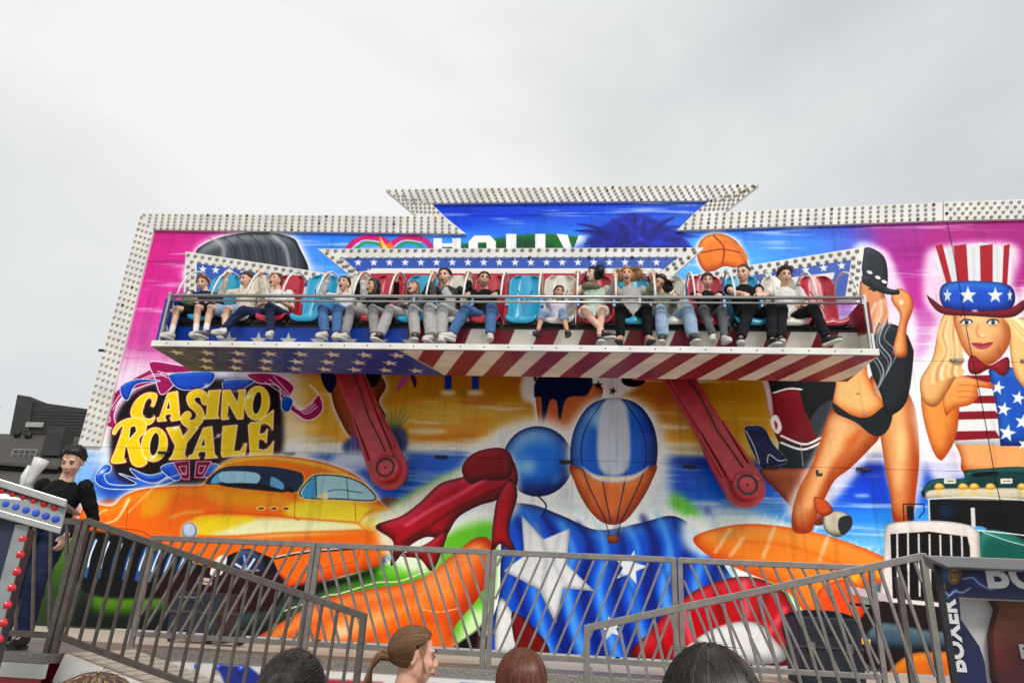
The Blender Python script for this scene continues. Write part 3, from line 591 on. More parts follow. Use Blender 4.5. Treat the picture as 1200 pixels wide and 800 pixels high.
    for x, s_ in ((1132, 1), (1163, -1)):
        C.spot(x, 377, 9, 6, (120,70,50), .7); C.fill([(x-6,378),(x-2,375),(x+4,375.5),(x+6,378),(x,380)], (236,236,240)); C.fill(ell(x+.5,377.6,2.6,2.5), (50,100,130), smooth=False); C.fill(ell(x+.5,377.6,1.2,1.2), (10,10,14), smooth=False); C.line([(x-7,378),(x-2,374.4),(x+5,375),(x+7,377.6)], 1.3, (30,20,20)); C.line([(x-7*s_,371-1),(x,367.5),(x+7*s_,369.5)], 1.6, (90,50,30), .9)
    C.line([(1146,380),(1144,390),(1148,395),(1155,394)], 1.5, (190,120,76), .8, .6); C.spot(1151, 393, 4, 3, (254,236,206), .8)
    C.fill([(1138,402),(1148,401),(1152,402),(1156,401),(1164,401),(1158,407),(1150,409),(1143,407)], (170,84,90)); C.line([(1139,402.4),(1150,404),(1163,401.4)], .8, (90,20,30))
    for o in range(8): C.line([(1176+o,368),(1188+o*2,384),(1204+o*2,404),(1212,430)], 5, [(238,200,140),(250,232,190),(214,164,108)][o % 3], .95, .7)
    C.vol([(1134,424),(1140,416),(1158,428),(1180,418),(1182,434),(1174,440),(1160,432),(1146,438),(1136,436)], (140,22,44), (80,8,24), (190,60,84), 4)
    C.fill([(1094,300),(1102,292),(1150,284),(1188,292),(1182,336),(1108,336)], (222,222,224), smooth=False)
    for a, b, c, d in ((1096,1104,1110,1116),(1117,1132,1122,1135),(1148,1163,1149,1163),(1176,1183,1174,1180)): C.fill([(a,288),(b,286),(d,334),(c,336)], (160,30,48), smooth=False)
    for a, c in ((1112,1119),(1140,1142),(1168,1169)): C.line([(a,290),(c,334)], 3, (180,182,190), .5, 2)
    C.vol([(1104,334),(1140,329),(1184,335),(1184,362),(1140,366),(1106,360)], (34,88,184), (10,30,90), (100,170,240), 8)
    for x, r, sx in ((1110,9,.6),(1134,11,1),(1166,10,1),(1183,8,.4)): C.fill(star(x,346,r,0,.4,sx), (222,224,226), smooth=False)
    C.vol([(1086,346),(1092,350),(1108,360),(1140,364),(1180,362),(1198,352),(1210,350),(1196,366),(1180,372),(1140,370),(1106,368),(1092,358)], (110,18,38), (60,6,18), (170,60,80), 3); C.spot(1142, 364, 6, 2, (255,240,240), .9)
    # ---- the lorry
    C.vol([(1130,552),(1146,549),(1212,549),(1212,585),(1090,584),(1086,566),(1100,560),(1128,560)], (18,62,62), (6,22,24), (80,150,140), 4); C.fill([(1140,554),(1166,552),(1168,556),(1142,558)], (6,12,12))
    C.vol([(1084,582),(1092,573),(1150,571),(1212,573),(1212,585),(1090,584)], (206,196,176), (130,120,100), (246,240,226), 3)
    for x in (1100, 1128, 1141, 1160, 1197): C.vol([(x-6,571),(x-3,566),(x+3,566),(x+7,571),(x,573)], (240,200,110), (170,120,30), (255,250,210), 2); C.spot(x, 577, 4, 3, (220,180,30), .7)
    for x in (1113, 1179): C.fill([(x-7,560),(x+7,560),(x+7,566),(x-7,566)], (226,222,210), smooth=False); C.line([(x-4,563),(x+5,563)], 1, (90,80,70))
    C.fill([(1088,585),(1212,587),(1212,640),(1150,616),(1088,610)], (8,12,16), smooth=False); C.spot(1108, 598, 18, 12, (20,60,86), .9); C.line([(1087,584),(1140,582),(1212,586)], 1.4, (226,232,236)); C.line([(1088,584),(1089,610)], 2, (200,210,214)); C.fill([(1137,594),(1142,594),(1143,617),(1138,617)], (206,208,206), smooth=False)
    C.line([(1058,590),(1082,590),(1083,598),(1076,606)], 1.2, (30,30,34), 1, 0, False); C.line([(1058,590),(1059,610)], 1.2, (30,30,34)); C.fill([(1062,592),(1070,592),(1071,609),(1063,609)], (30,28,26), smooth=False)
    C.vol([(1148,622),(1212,640),(1212,700),(1146,700)], (24,90,80), (8,34,32), (110,190,170), 7); C.line([(1142,620),(1180,624),(1212,628)], 1.4, (220,230,230)); C.line([(1150,622),(1178,632),(1200,638)], 1, (210,224,224))
    gr = [(1037,780),(1036,640),(1037,622),(1044,612),(1090,609),(1130,613),(1146,622),(1148,640),(1150,780)]
    C.vol(gr, (222,214,210), (140,132,130), (250,250,250), 4); C.fill([(1043,625),(1088,622),(1133,628),(1136,640),(1138,702),(1046,702)], (12,10,12), smooth=False)
    for i in range(7): C.line([(1051+i*12.6,624+i*.6),(1052+i*12.8,702)], 2.3, (214,208,208)); C.spot(1051+i*12.7, 664, 2.5, 8, (255,255,255), .5)
    C.fill([(1030,704),(1212,710),(1212,780),(1020,780)], (38,24,28)); C.line([(1040,702),(1150,712)], 5, (220,214,210)); C.line([(996,690),(1040,700)], 9, (190,176,180)); C.line([(994,706),(1040,712)], 3, (30,20,24))
    C.vol([(1030,728),(1100,738),(1180,732),(1212,740),(1212,760),(1030,758)], (70,90,104), (20,28,34), (150,170,180), 6); C.vol([(1060,768),(1110,762),(1212,766),(1212,800),(1050,800)], (200,110,30), (120,60,20), (240,170,80), 6)
    C.spot(1002, 676, 9, 10, (240,200,60), .9); C.spot(1030, 672, 6, 8, (240,200,60), .9); C.fill([(1004,745),(1020,748),(1020,756),(1004,752)], (230,180,30), smooth=False)
    lum = C.im.mean(2, keepdims=True); C.im = np.clip(lum+(C.im-lum)*1.13, 0, 255); C.im = np.clip((C.im-128)*1.15+126, 0, 252)
    # ---- print weathering: fine grain and streaks
    C.im *= (1+(vnoise(C.h, C.w, 4, 4, 21, 2)-.5)*.07)[..., None]
    C.im *= (1-np.clip(vnoise(C.h, C.w, 160, 14, 22, 3)-.56, 0, 1)*.35)[..., None]
    
    return np.clip(C.im, 0, 255), PX, PY, T
# ---------------------------------------------------------------- show front
art, _PX, _PY, TM = paint_mural()
m_art = print_mat('painted_mural', art, .4, .15, .12)
m_white = mat('white_gelcoat', 'dcdad4', .42, 0, .13, 2.2, .1, 30)
m_white2 = mat('white_paint', 'dddcd6', .4, 0, .12, 2.5)
m_grey = mat('grey_steel', '8c8a88', .38, .75, .12, 9)
m_dsteel = mat('dark_steel', '55524f', .42, .7, .12, 9)
m_black = mat('black_rubber', '141414', .6, 0, .1, 9)
m_bulb = mat('bulb_cap', 'c6c3ba', .22, 0, .1, 30, 0, 60, .5)
m_cup = mat('bulb_collar', '86827a', .5, 0, .1, 30)
m_back = mat('trailer_side', '3a3c40', .6, 0, .1, 3)
fac = empty('show_front', (-.4, YB+.1, 1.2), 'huge painted show front with white bulb border and orange car, behind the swing ride', 'show front')
uvm = lambda x, y, z: ((x-MX0)/(MX1-MX0), (z-MZ0)/(MZ1-MZ0))
XB = [-7.87, -6.01, -3.65, -1.29, .40, 2.09, 3.87, 5.47, 7.05]; ZB = [1.22, 3.79, 5.385, 7.56]
def topz(x): return 7.80-.028*(x+7.4) if x < -2.6 else (7.66+.045*(x-1.6) if x > 1.9 else 7.6)
for i in range(8):
    for j in range(3):
        g = .0025; x0, x1 = XB[i]+.001, XB[i+1]-.001; z0, z1 = ZB[j]+g, ZB[j+1]-g
        b = MB()
        if j == 2: b.prism([(x0, z0), (x1, z0), (x1, min(topz(x1), topz(x1))-g), (x0, topz(x0)-g)], YB, YB+.035)
        else: b.prism([(x0, z0), (x1, z0), (x1, z1), (x0, z1)], YB, YB+.035)
        b.build('board_panel', [m_art], fac, uvf=uvm)
tp = [axz(x, y, YB) for x, y in ((500,236),(838,230),(790,272),(549,276))]
zc = 7.85
MB().prism([(-2.75, zc+.004), (1.95, zc+.004), tp[1], tp[0]], YB+.003, YB+.038).build('board_panel', [m_art], fac, uvf=uvm)
MB().prism([(-2.35, 7.55), (1.6, 7.55), (1.95, zc-.004), (-2.75, zc-.004)], YB+.003, YB+.038).build('board_panel', [m_art], fac, uvf=uvm)
MB().box((-7.85, YB+.04, 1.22), (7.03, YB+1.0, 7.52)).build('backing_box', [m_back], fac)
MB().box((-2.6, YB+.042, 7.525), (1.8, YB+.9, 8.05)).build('backing_box', [m_back], fac)
for x in XB[1:-1]: MB().box((x-.03, YB+.036, 1.2), (x+.03, YB+.039, 7.3)).build('seam_strip', [m_dsteel], fac)
YF = YB-.05
def fr(pts): return [axz(x, y, YF) for x, y in pts]
RB = random.Random(11)
m_byel = mat('bulb_yellowed', 'b8ab84', .25, 0, .1, 30); m_bdead = mat('bulb_dead', '5e5a52', .3, 0, .1, 30)
def bulbs(name, pts, par, yf, pitch=.118, marg=.045, r=.0205, mats=None, rows=None):
    """rows of bulb caps filling the strip pts = 4 corners (long side first): a-b outer edge, d-c inner edge"""
    a, b, c, d = [Vector((p[0], 0, p[1])) for p in pts]
    Wd = ((a-d).length+(b-c).length)/2; nr = rows or max(1, round((Wd-2*marg)/(.1))+1); B = MB(); cnt = 0
    for i in range(nr):
        f = (marg+(Wd-2*marg)*(i/(nr-1) if nr > 1 else .5))/Wd
        p, q = a.lerp(d, f), b.lerp(c, f); Ln = (q-p).length; n = int((Ln-2*marg)/pitch)
        for k in range(n+1):
            o = (.5 if i % 2 else 0)
            s_ = marg+(k+o)*pitch
            if s_ > Ln-marg: continue
            P = p.lerp(q, s_/Ln)
            B.lathe([(r*1.25, 0), (r*1.2, -.008)], (P.x, yf, P.z), 'y', 8, 1)
            B.lathe([(r*1.2, -.008), (r, -.018), (r*.72, -.032), (r*.3, -.04), (0.0005, -.042)], (P.x, yf, P.z), 'y', 8, 0 if RB.random() < .9 else RB.choice((2, 2, 3)))
            cnt += 1
    tag(B.build(name, (mats or [m_bulb, m_cup])+[m_byel, m_bdead], par, smooth=True, fix=False), kind='stuff'); return cnt
strips = {
 'left': [(165,250),(91,522),(117,523),(180,269)],
 'topleft': [(165,250),(521,253.5),(546,274),(180,269)],
 'upleft': [(451,222),(489,253.5),(521,253.5),(505,238)],
 'top': [(451,222),(890,216),(832,235),(505,238)],
 'upright': [(890,216),(848,249.5),(813,250),(832,235)],
 'topright': [(813,250),(1105,237),(1105,258.5),(793,270)],
}
a, b = axz(1105, 237, YF), axz(1105, 258.5, YF)
for k, pts in strips.items():
    P = fr(pts)
    MB().prism(P, YF, YF+(.3 if k in ('left', 'topleft', 'topright') else .12 if k != 'top' else .125)).build('border_frame', [m_white], fac, bevel=.006)
    if k == 'top': P = [P[0], P[1], (P[1][0]-.42, P[2][1]), (P[0][0]+.42, P[3][1])]
    bulbs('bulb_cap', P, fac, YF)
a2, b2 = axz(1200, 233.5, YF), axz(1200, 256.5, YF); ka, kb = (a2[1]-a[1])/(a2[0]-a[0]), (b2[1]-b[1])/(b2[0]-b[0]); ta, tb = a[1]+ka*(7.1-a[0]), b[1]+kb*(7.1-b[0])
P = [(a[0]+.01, a[1]), (7.1, ta), (7.1, tb), (b[0]+.01, b[1])]
MB().prism(P, YF, YF+.3).build('border_frame', [m_white], fac, bevel=.006); bulbs('bulb_cap', P, fac, YF)
P = [(7.1, tb-.002), (7.1, 1.25), (6.78, 1.25), (6.78, tb-.02)]
MB().prism(P, YF, YF+.315).build('border_frame', [m_white], fac, bevel=.006); bulbs('bulb_cap', P, fac, YF)
# hinges and catches along the folding lines
for x, y in ((122,410.5),(192,530),(338,531),(449,533.5),(517,535),(663,541),(808,546),(905,547),(1012,549),(1122,421.5),(1205,422)):
    X, Z = axz(x, y, YB-.02); b = MB(); b.box((X-.09, YB-.035, Z-.018), (X+.09, YB-.001, Z+.018)); b.box((X-.03, YB-.05, Z-.03), (X+.05, YB-.034, Z+.01)); b.build('hinge', [m_grey if x > 1100 or x == 338 else m_black], fac)
X, Z = axz(960, 552, YB-.01); MB().prism([(X-.04,Z-.06),(X-.04,Z+.02),(X-.01,Z+.02),(X-.01,Z-.03),(X+.04,Z-.02),(X+.04,Z-.06)], YB-.012, YB-.001).build('catch_plate', [m_black], fac)
# cable drooping down the right panels
b = MB(); pts = [(1105,236),(1112,268),(1124,330),(1134,392),(1142,430),(1152,478),(1163,540),(1170,576),(1176,600)]
b.tube([(*axz(x, y, YB-.006)[:1], YB-.006, axz(x, y, YB-.006)[1]) for x, y in pts], .004, 5); b.build('cable', [m_black], fac)
# ---------------------------------------------------------------- the swinging bench
gon = empty('ride_bench', (-1.17, 8.9, 4.72), 'long swinging ride bench with eighteen coloured seats, stars and red stripes under its floor', 'fairground ride')
GX0, GX1 = -5.72, 3.38
m_red = mat('red_paint', 'b4242f', .42, 0, .24, 7, .12, 30, .15)
m_seat = [mat('cyan_plastic', '0f9cc4', .33, 0, .08, 5, 0, 60, .2), mat('ivory_plastic', 'cfcabd', .36, 0, .08, 5, 0, 60, .2), mat('red_plastic', 'b41c34', .33, 0, .1, 5, 0, 60, .2)]
m_chrome = mat('worn_chrome', 'b4b4b2', .28, .9, .1, 12)
m_hoop = mat('white_hoop', 'dcdad4', .35, 0, .06, 12)
m_dark = mat('black_trim', '17181a', .5, 0, .15, 9)
# painted underside (u along x from GX0, v from the front edge)
UL, UD = 9.1, .95; S = 120
def TU(P): return np.stack([P[:, 0]*S, P[:, 1]*S], 1)
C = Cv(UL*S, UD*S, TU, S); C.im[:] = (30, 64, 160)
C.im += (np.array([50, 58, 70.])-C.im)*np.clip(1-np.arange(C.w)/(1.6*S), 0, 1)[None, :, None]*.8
xs0 = 3.32
C.fill([(xs0, -.01), (UL, -.01), (UL, UD+.01), (xs0+.42, UD+.01)], (250, 236, 210), smooth=False)
for k in range(-2, 13):
    x = xs0+.42+k*.52; a_, b_ = x+.42, x
    q = [(a_, -.01), (a_+.27, -.01), (b_+.27, UD+.01), (b_, UD+.01)]
    r_ = C.mask([np.array(q)]); 
    if r_:
        g = C.mask([np.array([(xs0, -.01), (UL, -.01), (UL, UD+.01), (xs0+.42, UD+.01)])]); f_ = np.zeros((C.h, C.w)); f_[g[0]] = g[1]; C.put(r_[0], r_[1]*f_[r_[0]], (150, 26, 38))
C.line([(xs0, 0), (xs0+.42, UD)], .025, (220, 214, 200), 1, 0, False)
for k in range(9):
    for r3 in range(3):
        x = .24+k*.43+(.2 if r3 == 1 else 0)+r3*.06; y = .2+r3*.29
        if x < xs0-.1+y*.44: C.fill(star(x, y, .125, 0, .4), (250, 236, 205), smooth=False)
C.im *= (.84+.26*vnoise(C.h, C.w, 40, 90, 3, 4))[..., None]
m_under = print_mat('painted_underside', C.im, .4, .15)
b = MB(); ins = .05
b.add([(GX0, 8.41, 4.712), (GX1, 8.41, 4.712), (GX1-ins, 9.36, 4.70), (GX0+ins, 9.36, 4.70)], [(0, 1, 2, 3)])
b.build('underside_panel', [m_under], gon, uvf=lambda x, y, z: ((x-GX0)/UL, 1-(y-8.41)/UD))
MB().box((GX0+.03, 8.42, 4.718), (GX1-.03, 9.34, 4.775)).build('floor_plate', [m_white2], gon)
MB().box((GX0-.01, 8.385, 4.716), (GX1+.01, 8.415, 4.797)).build('floor_lip', [m_white2], gon, bevel=.004)
MB().box((GX0+.02, 8.418, 4.778), (GX1-.02, 9.0, 4.79)).build('tread_plate', [mat('tread', 'bdbbb4', .5, .2, .2, 20, .5, 80)], gon)
# lip edge bolts
B = MB()
for k in range(30): B.box((GX0+.2+k*.3, 8.381, 4.75), (GX0+.215+k*.3, 8.3845, 4.765))
tag(B.build('rivet', [m_dark], gon), kind='stuff')
# kick panel behind the feet
KH = .42
C = Cv(UL*S, KH*S, lambda P: np.stack([P[:, 0]*S, (KH-P[:, 1])*S], 1), S); C.im[:] = (32, 78, 196)
C.fill([(3.3, -.01), (UL, -.01), (UL, KH+.01), (3.3, KH+.01)], (240, 234, 222), smooth=False)
for k in range(0, 18):
    x = 3.14+k*.585; C.fill([(x, -.01), (x+.26, -.01), (x+.44, KH+.01), (x+.18, KH+.01)] if x > 3.2 else [(3.3, -.01), (3.42, -.01), (3.6, KH), (3.3, KH)], (128, 22, 44), smooth=False)
for k in range(8): C.fill([(x, y) for x, y in star(.36+k*.425, .2, .13, math.pi, .4)], (228, 226, 218), smooth=False)
C.im *= (.9+.14*vnoise(C.h, C.w, 20, 60, 7, 3))[..., None]
m_kick = print_mat('painted_kick_panel', C.im, .35, .3)
b = MB(); b.add([(GX0+.03, 8.93, 4.795), (GX1-.03, 8.93, 4.795), (GX1-.03, 8.8, 5.2), (GX0+.03, 8.8, 5.2)], [(0, 1, 2, 3)]); b.build('kick_panel', [m_kick], gon, uvf=lambda x, y, z: ((x-GX0)/UL, (z-4.795)/.405))
MB().box((GX0+.03, 8.8, 5.17), (GX1-.03, 9.4, 5.235)).build('seat_beam', [m_dark], gon)
MB().box((GX0+.03, 8.95, 4.78), (GX1-.03, 9.36, 5.17)).build('seat_base_box', [m_dark], gon)
# end cheeks
def cheek(x0, x1, base, stars):
    S2 = 150; C = Cv(1.0*S2, .8*S2, lambda P: np.stack([(P[:, 0]-8.4)*S2, (5.56-P[:, 1])*S2], 1), S2); C.im[:] = base
    for (yy, zz) in stars: C.fill(star(yy, zz, .13, 0, .4), (222, 220, 214), smooth=False)
    if not stars: C.fill([(8.4, 5.0), (9.4, 5.3), (9.4, 5.05), (8.4, 4.76)], (222, 216, 204), smooth=False)
    m = print_mat('painted_cheek', C.im)
    b = MB(); P = [(8.43, 4.8), (9.38, 4.8), (9.38, 5.5), (8.6, 5.5), (8.43, 5.42)]; n = len(P)
    b.add([(x0, y, z) for y, z in P]+[(x1, y, z) for y, z in P], [tuple(range(n)), tuple(range(2*n-1, n-1, -1))]+[(i, i+n, (i+1) % n+n, (i+1) % n) for i in range(n)])
    b.build('end_cheek', [m], gon, uvf=lambda x, y, z: ((y-8.4), (z-4.76)/.8), bevel=.004)
cheek(GX0+.01, GX0+.05, (24, 58, 150), [(8.62, 5.32), (8.6, 4.98), (8.95, 5.1)]); cheek(GX1-.05, GX1-.01, (120, 22, 34), [])
HX0, HP = -5.58, .4917
# seats
def seat_mesh():
    prof = [(-.02,-.07,.2),(-.03,.0,.215),(.05,.035,.22),(.2,.015,.222),(.33,-.005,.224),(.42,.03,.228),(.465,.12,.232),(.485,.3,.236),(.50,.5,.236),(.515,.66,.237),(.525,.76,.232),(.532,.83,.215),(.537,.875,.18),(.54,.905,.11)]
    nu = 12; V = []; F = []
    for k, (y, z, w_) in enumerate(prof):
        for i in range(nu+1):
            u = -1+2*i/nu; back = min(max((k-4)/3, 0), 1); edge = abs(u)**3
            hump = math.exp(-(u/.16)**2)*(.045 if k in (1, 2) else .025 if k == 3 else 0)
            groove = -.018*math.exp(-((abs(u)-.42)/.1)**2)*back if 7 < k < 12 else 0
            V.append((u*w_, y-back*edge*.1-groove*0-groove, z+(1-back)*edge*.05+hump-(edge*.03 if k > 10 else 0)))
    for k in range(len(prof)-1):
        for i in range(nu): F.append((k*(nu+1)+i, k*(nu+1)+i+1, (k+1)*(nu+1)+i+1, (k+1)*(nu+1)+i))
    return MB().add(V, F)
sm_ = [seat_mesh().mesh('seat_shell', True, fix=False) for _ in range(3)]
for q, me in enumerate(sm_): me.materials.append(m_seat[q])
bs = MB(); bs.tube([(-.1, .42, .62), (-.03, .34, .42), (0, .2, .2), (.03, .34, .42), (.1, .42, .62)], .007, 5)
strap_me = bs.mesh('strap', True); strap_me.materials.append(m_dark)
blk = MB().box((-.225, .0, -.075), (.225, .5, -.03)).mesh('seat_tray'); blk.materials.append(m_dark)
for i in range(18):
    X = HX0+HP*(i+.5); o = put('seat', sm_[i % 3], None, gon, (X, 8.76, 5.29))
    sol = o.modifiers.new('thick', 'SOLIDIFY'); sol.thickness = .022; sol.offset = 1; ss = o.modifiers.new('sub', 'SUBSURF'); ss.levels = 1; ss.render_levels = 1
    tag(o, ('cyan', 'ivory', 'red')[i % 3]+' plastic bucket seat')
    s_ = bpy.data.objects.new('safety_strap', strap_me); COL.objects.link(s_); s_.parent = o
    s_ = bpy.data.objects.new('seat_tray', blk); COL.objects.link(s_); s_.parent = o
# grab hoops and lap bars
hb = MB(); hb.tube([(0, 9.27, 5.88), (0, 9.26, 5.98), (0, 9.18, 6.04), (0, 9.02, 6.06), (0, 8.85, 6.03), (0, 8.7, 5.94), (0, 8.58, 5.81), (0, 8.5, 5.64), (0, 8.46, 5.47)], .0135, 8)
hme = hb.mesh('grab_hoop', True); hme.materials.append(m_hoop)
for i in range(19): put('grab_hoop', hme, None, gon, (HX0+HP*i, 0, 0))
for z, r in ((5.484, .022), (5.411, .015)): MB().tube([(GX0+.02, 8.45, z-.012), (GX1-.06, 8.45, z-.005)], r, 10).build('lap_bar', [m_chrome], gon, smooth=True)
for x in (GX0+.05, -2.3, .6, GX1-.09): MB().box((x, 8.435, 5.39), (x+.03, 8.47, 5.5)).build('bar_bracket', [m_chrome], gon)
for x in (GX0+.035, GX1-.075): MB().box((x, 8.43, 4.8), (x+.04, 8.475, 5.52)).build('end_post', [m_chrome], gon, bevel=.004)
for i in (4, 7, 13): 
    X = HX0+HP*i; MB().box((X-.035, 8.74, 5.2), (X+.035, 8.9, 5.5)).build('buckle_block', [m_dark], gon, bevel=.01)
# rear sign boards of the bench
YG = 9.62
g = lambda pts: [axz(x, y, YG) for x, y in pts]
GU0, GU1, GV0, GV1 = -6.6, 4.2, 5.4, 7.0
def TG(P):
    c0 = P[:, 0]-600.0; c1 = 400.0-P[:, 1]
    X = c0*RV[0]+c1*RV[1]+FPX*RV[2]; Y = c0*FV[0]+c1*FV[1]+FPX*FV[2]; Z = c0*UPV[0]+c1*UPV[1]+FPX*UPV[2]
    return np.stack([(X/Y*YG-GU0)*110, (GV1-(H+Z/Y*YG))*110], 1)
C = Cv((GU1-GU0)*110, (GV1-GV0)*110, TG, 1.3); C.im[:] = (36, 78, 176)
C.fill([(437,316.5),(772,316.5),(800,323),(430,323)], (232,230,226), smooth=False); C.fill([(425,322.5),(800,322.5),(800,360),(425,360)], (170,24,44), smooth=False)
for i in range(20): C.fill(star(412+(i+.5)*(18.3), 309.8, 5, 0, .4), (236,236,234), smooth=False)
C.fill(star(433, 321, 5), (236,236,234), smooth=False); C.fill(star(759,323,5), (236,236,234), smooth=False)
for x, y in ((238,315.5),(253,316.5),(269,317.8),(286,319.5),(303,321),(322,324),(340,327)): C.fill(star(x, y, 5.2, .05, .4), (236,236,234), smooth=False)
C.fill([(250,345),(250,330),(360,336),(360,345)], (226,224,220), smooth=False)
for x, y in ((986,311.5),(965,314),(944,316.5),(922,319.5),(900,322),(878,325.5),(856,328.5)): C.fill(star(x, y, 5.5, -.08, .4), (236,236,234), smooth=False)
C.fill([(850,345),(850,334),(978,319),(976,327),(870,342)], (226,224,220), smooth=False)
m_stars = print_mat('painted_star_band', C.im, .35, .3)
uvg = lambda x, y, z: ((x-GU0)/(GU1-GU0), (z-GV0)/(GV1-GV0))
boards = [([(217.5,294.5),(390,321),(405,346),(215,346)], [(231,308.5),(390,333),(392,345.5),(230.5,345.5)], 0),
          ([(1013,289),(806,322.5),(790,348),(1005,352)], [(997.5,304.5),(806,335),(800,347),(990,350)], 0),
          ([(372,291.5),(826,290),(790,322),(780,348),(430,348),(424,334)], [(404,304.5),(794,303.5),(768,325),(765,347),(440,347),(427,326)], .06)]
for outer, inner, dy in boards:
    MB().prism([axz(x, y, YG-dy) for x, y in outer], YG-dy, YG-dy+(.055 if dy else .05)).build('sign_board', [m_white2], gon, bevel=.004)
    MB().prism(g(inner), YG-dy-.008, YG-dy-.001).build('star_panel', [m_stars], gon, uvf=uvg)
m_bulb2 = mat('bulb_cap_dim', 'b0ada5', .22, 0, .1, 30, 0, 60, .5)
def gb(pts, dy=0, rows=2, p=.125): bulbs('bulb_cap', [axz(x, y, YG-dy) for x, y in pts], gon, YG-dy, p, .05, .026, [m_bulb2, m_cup], rows)
gb([(217.5,294.5),(392,321.5),(392,334),(217.5,309)]); gb([(217.5,309),(216,346),(229,346),(230,309)])
gb([(806,322),(1013,289),(1012,304),(806,335)]); gb([(1012,304),(1005,350),(990,350),(997,304)])
gb([(378,291.5),(820,290),(800,304),(395,304.5)], .06); gb([(392,304),(428,334),(424,322),(404,304)], .06, 1); gb([(376,292),(426,332),(432,326),(400,303)], .06, 2)
gb([(822,291),(786,322),(772,320),(800,300)], .06, 2)
MB().box((-5.3, YG+.06, 5.2), (2.95, YG+.14, 5.9)).build('rear_beam', [m_red], gon)
MB().box((-4.9, 9.4, 5.2), (2.6, YG+.05, 5.3)).build('rear_shelf', [m_dark], gon)
# seated: dark side brackets beneath the seats
# ---- the two swing arms
AY = 10.0
for i, (px, py) in enumerate(((455, 550), (873, 570))):
    X, Z = axz(px, py, AY); base = (X, AY, Z)
    arm = empty('swing_arm', base, 'red swing arm bolted to the mural '+('beside the roof of the orange car' if i == 0 else 'over the painted sea beside a bent painted leg'), 'ride arm', 'red swing arms')
    d = Vector((-.80, 0, 1.5)).normalized(); n = Vector((d.z, 0, -d.x)); Ln = 2.0
    def cap(w0, w1, L_, off=0):
        P = []
        for k in range(15):
            t = math.pi+math.pi*k/14; v = n*math.cos(t)*w0+d*math.sin(t)*w0; P.append((X+v.x, Z+v.z))
        e = Vector((X, 0, Z))+d*.75
        for w_, l in ((w0*.93, .45), (w1, .95), (w1, L_)):
            q = Vector((X, 0, Z))+d*l+n*w_; P.append((q.x, q.z))
        for w_, l in ((w1, L_), (w1, .95), (w0*.93, .45)):
            q = Vector((X, 0, Z))+d*l-n*w_; P.append((q.x, q.z))
        return P
    MB().prism(cap(.27, .2, Ln), AY-.02, AY+.12).build('beam', [m_red], arm, bevel=.012)
    # raised box section on the beam
    P = [Vector((X, 0, Z))+d*a_+n*b_ for a_, b_ in ((.12,-.155),(.12,.155),(Ln,.165),(Ln,-.165))]
    MB().prism([(p.x, p.z) for p in P], AY-.12, AY-.021).build('box_section', [m_red], arm, bevel=.01)
    for s_ in (-1, 1):
        p = Vector((X, AY-.06, Z))+d*.25+n*s_*.205; q = Vector((X, AY-.06, Z))+d*.9+n*s_*.185; MB().bar(p, q, .022, .08).build('rib', [m_red], arm)
    MB().lathe([(.001,-.165),(.17,-.165),(.185,-.155),(.19,-.12),(.19,-.02)], (X, AY, Z), 'y', 32).build('hub', [m_red], arm, smooth=True)
    MB().lathe([(.108,-.164),(.108,-.172),(.136,-.172),(.136,-.164)], (X, AY, Z), 'y', 32).build('seal_ring', [m_black], arm)
    MB().lathe([(.001,-.18),(.016,-.18),(.018,-.164)], (X, AY, Z), 'y', 10).build('bolt', [m_black], arm)
    for k in range(8):
        a_ = k*math.pi/4+.3; MB().lathe([(.001,-.176),(.009,-.176),(.011,-.165)], (X+.158*math.cos(a_), AY, Z+.158*math.sin(a_)), 'y', 6).build('hub_bolt', [m_dsteel], arm)
    P = [Vector((X, AY-.135, Z))+d*t_+n*(.06+.02*math.sin(t_*6)) for t_ in (.22,.5,.8,1.1,1.4,1.7,1.95)]
    MB().tube(P, .009, 6).build('hose', [m_black], arm, smooth=True)
    MB().lathe([(.2,.11),(.2,.405)], (X, AY, Z), 'y', 24).build('axle', [m_dsteel], arm)
for X in (-4.75, .25): MB().box((X+.35, 9.7, 4.85), (X+.75, 9.9, 5.25)).build('arm_bracket', [m_red], gon, bevel=.01)
# ---------------------------------------------------------------- ground, deck, ramps
m_asph = mat('pale_yard_concrete', (.34, .33, .31), .85, 0, .25, 3, .4, 120)
tag(MB().add([(-400,-300,0),(400,-300,0),(400,500,0),(-400,500,0)], [(0,1,2,3)]).build('ground', [m_asph]), kind='structure')
m_plank = mat('plank_alu', 'c2b8a8', .6, .25, .12, 5, .15, 40, stretch=(.4, 6, 6)); m_check = mat('checker_plate', '8d8880', .45, .55, .22, 60, .6, 45)
deck = empty('ride_deck', (-.4, 8.4, 0), 'raised aluminium plank deck with checker plate edge and painted skirt below the railing', 'ride platform')
y = 7.3; pm = None
while y < 10.28:
    b = MB().box((-7.85, y, 1.16), (7.0, y+.294, 1.2)).build('plank', [m_plank], deck, bevel=.003); y += .3
MB().box((-7.85, 6.6, 1.15), (7.0, 7.295, 1.203)).build('checker_plate', [m_check], deck, bevel=.004)
B = MB(); rr = random.Random(2)
for i in range(330):
    for j in range(3):
        x = -3.9+i*.045*.75; yy = 6.63+j*.07+(i % 2)*.03; s_ = 1 if (i+j) % 2 else -1; B.bar((x-.012, yy-.012*s_, 1.204), (x+.012, yy+.012*s_, 1.204), .006, .005, (0, 0, 1))
tag(B.build('tread_bump', [m_check], deck), kind='stuff')
MB().box((-7.85, 6.585, 1.135), (7.0, 6.6, 1.2)).build('edge_trim', [m_check], deck)
S = 60; C = Cv(14.8*S, 1.1*S, lambda P: np.stack([(P[:, 0]+7.85)*S, (1.13-P[:, 1])*S], 1), S); C.im[:] = (222, 220, 216)
red = (160, 26, 44); blu = (26, 46, 140)
